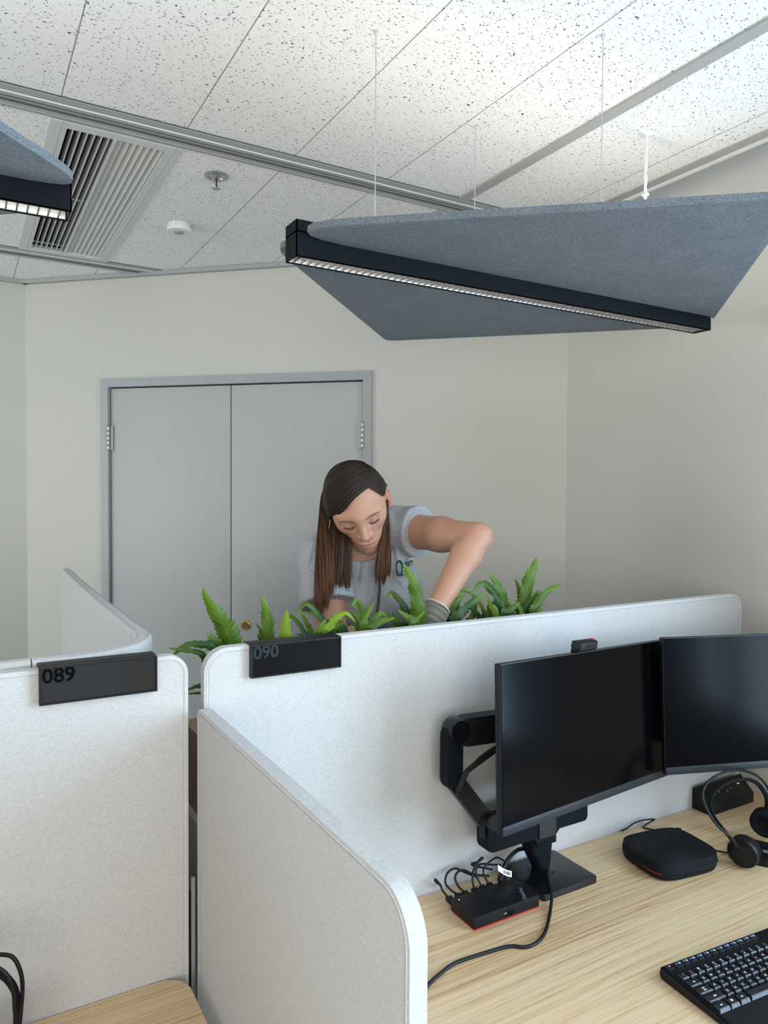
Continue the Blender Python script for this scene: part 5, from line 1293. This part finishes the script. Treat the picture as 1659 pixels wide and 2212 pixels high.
rng = np.random.default_rng(11)
HEL = np.array([.0750, .0825, .0855]); HC0 = np.array([0, .034, -.008])
def proj(p, lift=0.0):
    q = (np.array(p, float) - HC0) / HEL; return HC0 + q / np.linalg.norm(q) * (HEL + lift)
SV = []; SFc = []; SA = []
def strand(path, r0, tone):
    S = np.array([np.array(q) for q in spline([Vector(p) for p in path], 5)]); n = len(S); off = len(SV); k = 4
    Tn = np.gradient(S, axis=0); Tn /= np.linalg.norm(Tn, axis=1)[:, None] + 1e-9
    for i in range(n):
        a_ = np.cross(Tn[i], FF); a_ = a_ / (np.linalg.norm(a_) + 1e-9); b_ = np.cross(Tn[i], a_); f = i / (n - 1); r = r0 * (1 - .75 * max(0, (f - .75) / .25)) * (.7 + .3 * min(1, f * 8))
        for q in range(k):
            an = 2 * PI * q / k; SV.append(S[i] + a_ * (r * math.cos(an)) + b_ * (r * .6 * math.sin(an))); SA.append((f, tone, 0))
    for i in range(n - 1):
        for q in range(k): SFc.append((off + i * k + q, off + i * k + (q + 1) % k, off + (i + 1) * k + (q + 1) % k, off + (i + 1) * k + q))
def uvw(u, v, w): return E1 + RR * u + UU * v + FF * w
part = lambda u: proj((.046 - .010 * u, .088 + .02 * u, .050 - .135 * u), .002)
# the long side swept across the forehead and down to her right (seen left)
for k in range(2300):
    u = rng.random() ** .9; lay_ = rng.random(); lf = .0005 + .006 * lay_
    r_ = part(u) + np.array([rng.normal(0, .0008), 0, 0])
    m1 = proj((.004, .079 + .045 * u, .068 - .125 * u), lf); m2 = proj((-.040, .049 + .05 * u, .074 - .145 * u), lf + .0030); m3 = proj((-.070, .020 + .035 * u, .036 - .115 * u), lf + .0050)
    rel = np.array([-.0830 - .006 * lay_, -.002 + .02 * u, .018 - .10 * u]) + rng.normal(0, .0012, 3)
    ru, rv = (hw(rel) - E1) @ RR, (hw(rel) - E1) @ UU; rw = (hw(rel) - E1) @ FF
    cl_i = int(rng.integers(0, 9)); e_u = np.interp(cl_i, [0, 8], [-.095, -.060]) + rng.normal(0, .0028); long_ = [-.255, -.262, -.248, -.225, -.212, -.235, -.205, -.196, -.200][cl_i] + rng.normal(0, .010)
    if u > .55: e_u = e_u - .012 * (u - .55)
    e_w = -.062 - .030 * rng.random() - .006 * (cl_i / 8)
    p1 = uvw(ru * .75 + e_u * .25 - .004, rv - .045, rw * .75 + e_w * .25); p2 = uvw(ru * .3 + e_u * .7 - .003, (rv + long_) / 2, rw * .3 + e_w * .7); p3 = uvw(e_u, long_ + .05, e_w)
    strand([hw(r_), hw(m1), hw(m2), hw(m3), hw(rel), p1, p2, p3, uvw(e_u + rng.normal(.001, .002), long_, e_w)], .00064, rng.random())
# hair falling behind the cheek on the same side
for k in range(800):
    s_ = rng.random(); r_ = proj((-.062 + .055 * s_, .02 - .04 * s_, -.060 - .03 * s_), -.002)
    e_u = -.066 + .048 * s_ ** 1.3 + rng.normal(0, .0035); long_ = -.175 - .030 * math.sin(s_ * 9) ** 2 + rng.normal(0, .012) + .012 * s_; e_w = -.045 + .012 * s_ + rng.normal(0, .006)
    p0 = hw(r_); q = (p0 - E1); q_u, q_v, q_w = q @ RR, q @ UU, q @ FF
    strand([p0, uvw(q_u * .6 + e_u * .4, q_v - .05, q_w * .6 + e_w * .4), uvw(q_u * .2 + e_u * .8, (q_v + long_) * .5, q_w * .15 + e_w * .85), uvw(e_u, long_ + .03, e_w), uvw(e_u + .004 * rng.normal(), long_, e_w)], .00068, rng.random() * .7)
# the other side: combed down from the parting, tucked behind the ear, falling over the shoulder
for k in range(1250):
    u = rng.random(); lay_ = rng.random(); lf = .0003 + .0022 * lay_
    r_ = part(u); m1 = proj((.058, .066 + .025 * u, .046 - .125 * u), lf); m2 = proj((.068, .034 + .03 * u, .028 - .11 * u), lf + .002); rel = proj((.078, .030 - .012 * u, -.022 - .035 * u), .004 + .003 * lay_) + rng.normal(0, .001, 3)
    q = hw(rel) - E1; q_u, q_v, q_w = q @ RR, q @ UU, q @ FF
    e_u = .050 + .032 * rng.random() + rng.normal(0, .002); long_ = -.163 - .022 * rng.random() - .012 * math.sin(e_u * 300); e_w = -.040 + .02 * rng.random()
    p1 = uvw(q_u + .005, q_v - .045, q_w * .8 + e_w * .2); p2 = uvw(q_u * .35 + e_u * .65 + .006, q_v * .45 + long_ * .55, q_w * .3 + e_w * .7)
    strand([hw(r_), hw(m1), hw(m2), hw(rel), p1, p2, uvw(e_u + .002, long_ + .04, e_w), uvw(e_u, long_, e_w)], .00064, rng.random())
# back of the head
for k in range(500):
    u = .75 + .3 * rng.random(); sd = rng.uniform(-1, 1); r_ = part(min(u, 1.0)); m1 = proj((.06 * sd, .11, -.07), .003); m2 = proj((.066 * sd, .05, -.11), .004); m3 = proj((.066 * sd, -.02, -.09), .003)
    q = hw(m3) - E1; q_u, q_v, q_w = q @ RR, q @ UU, q @ FF; e = rng.uniform(.05, .12)
    strand([hw(r_), hw(m1), hw(m2), hw(m3), uvw(q_u, q_v - e * .6, q_w - .015), uvw(q_u, q_v - e, q_w - .03)], .001, rng.random())
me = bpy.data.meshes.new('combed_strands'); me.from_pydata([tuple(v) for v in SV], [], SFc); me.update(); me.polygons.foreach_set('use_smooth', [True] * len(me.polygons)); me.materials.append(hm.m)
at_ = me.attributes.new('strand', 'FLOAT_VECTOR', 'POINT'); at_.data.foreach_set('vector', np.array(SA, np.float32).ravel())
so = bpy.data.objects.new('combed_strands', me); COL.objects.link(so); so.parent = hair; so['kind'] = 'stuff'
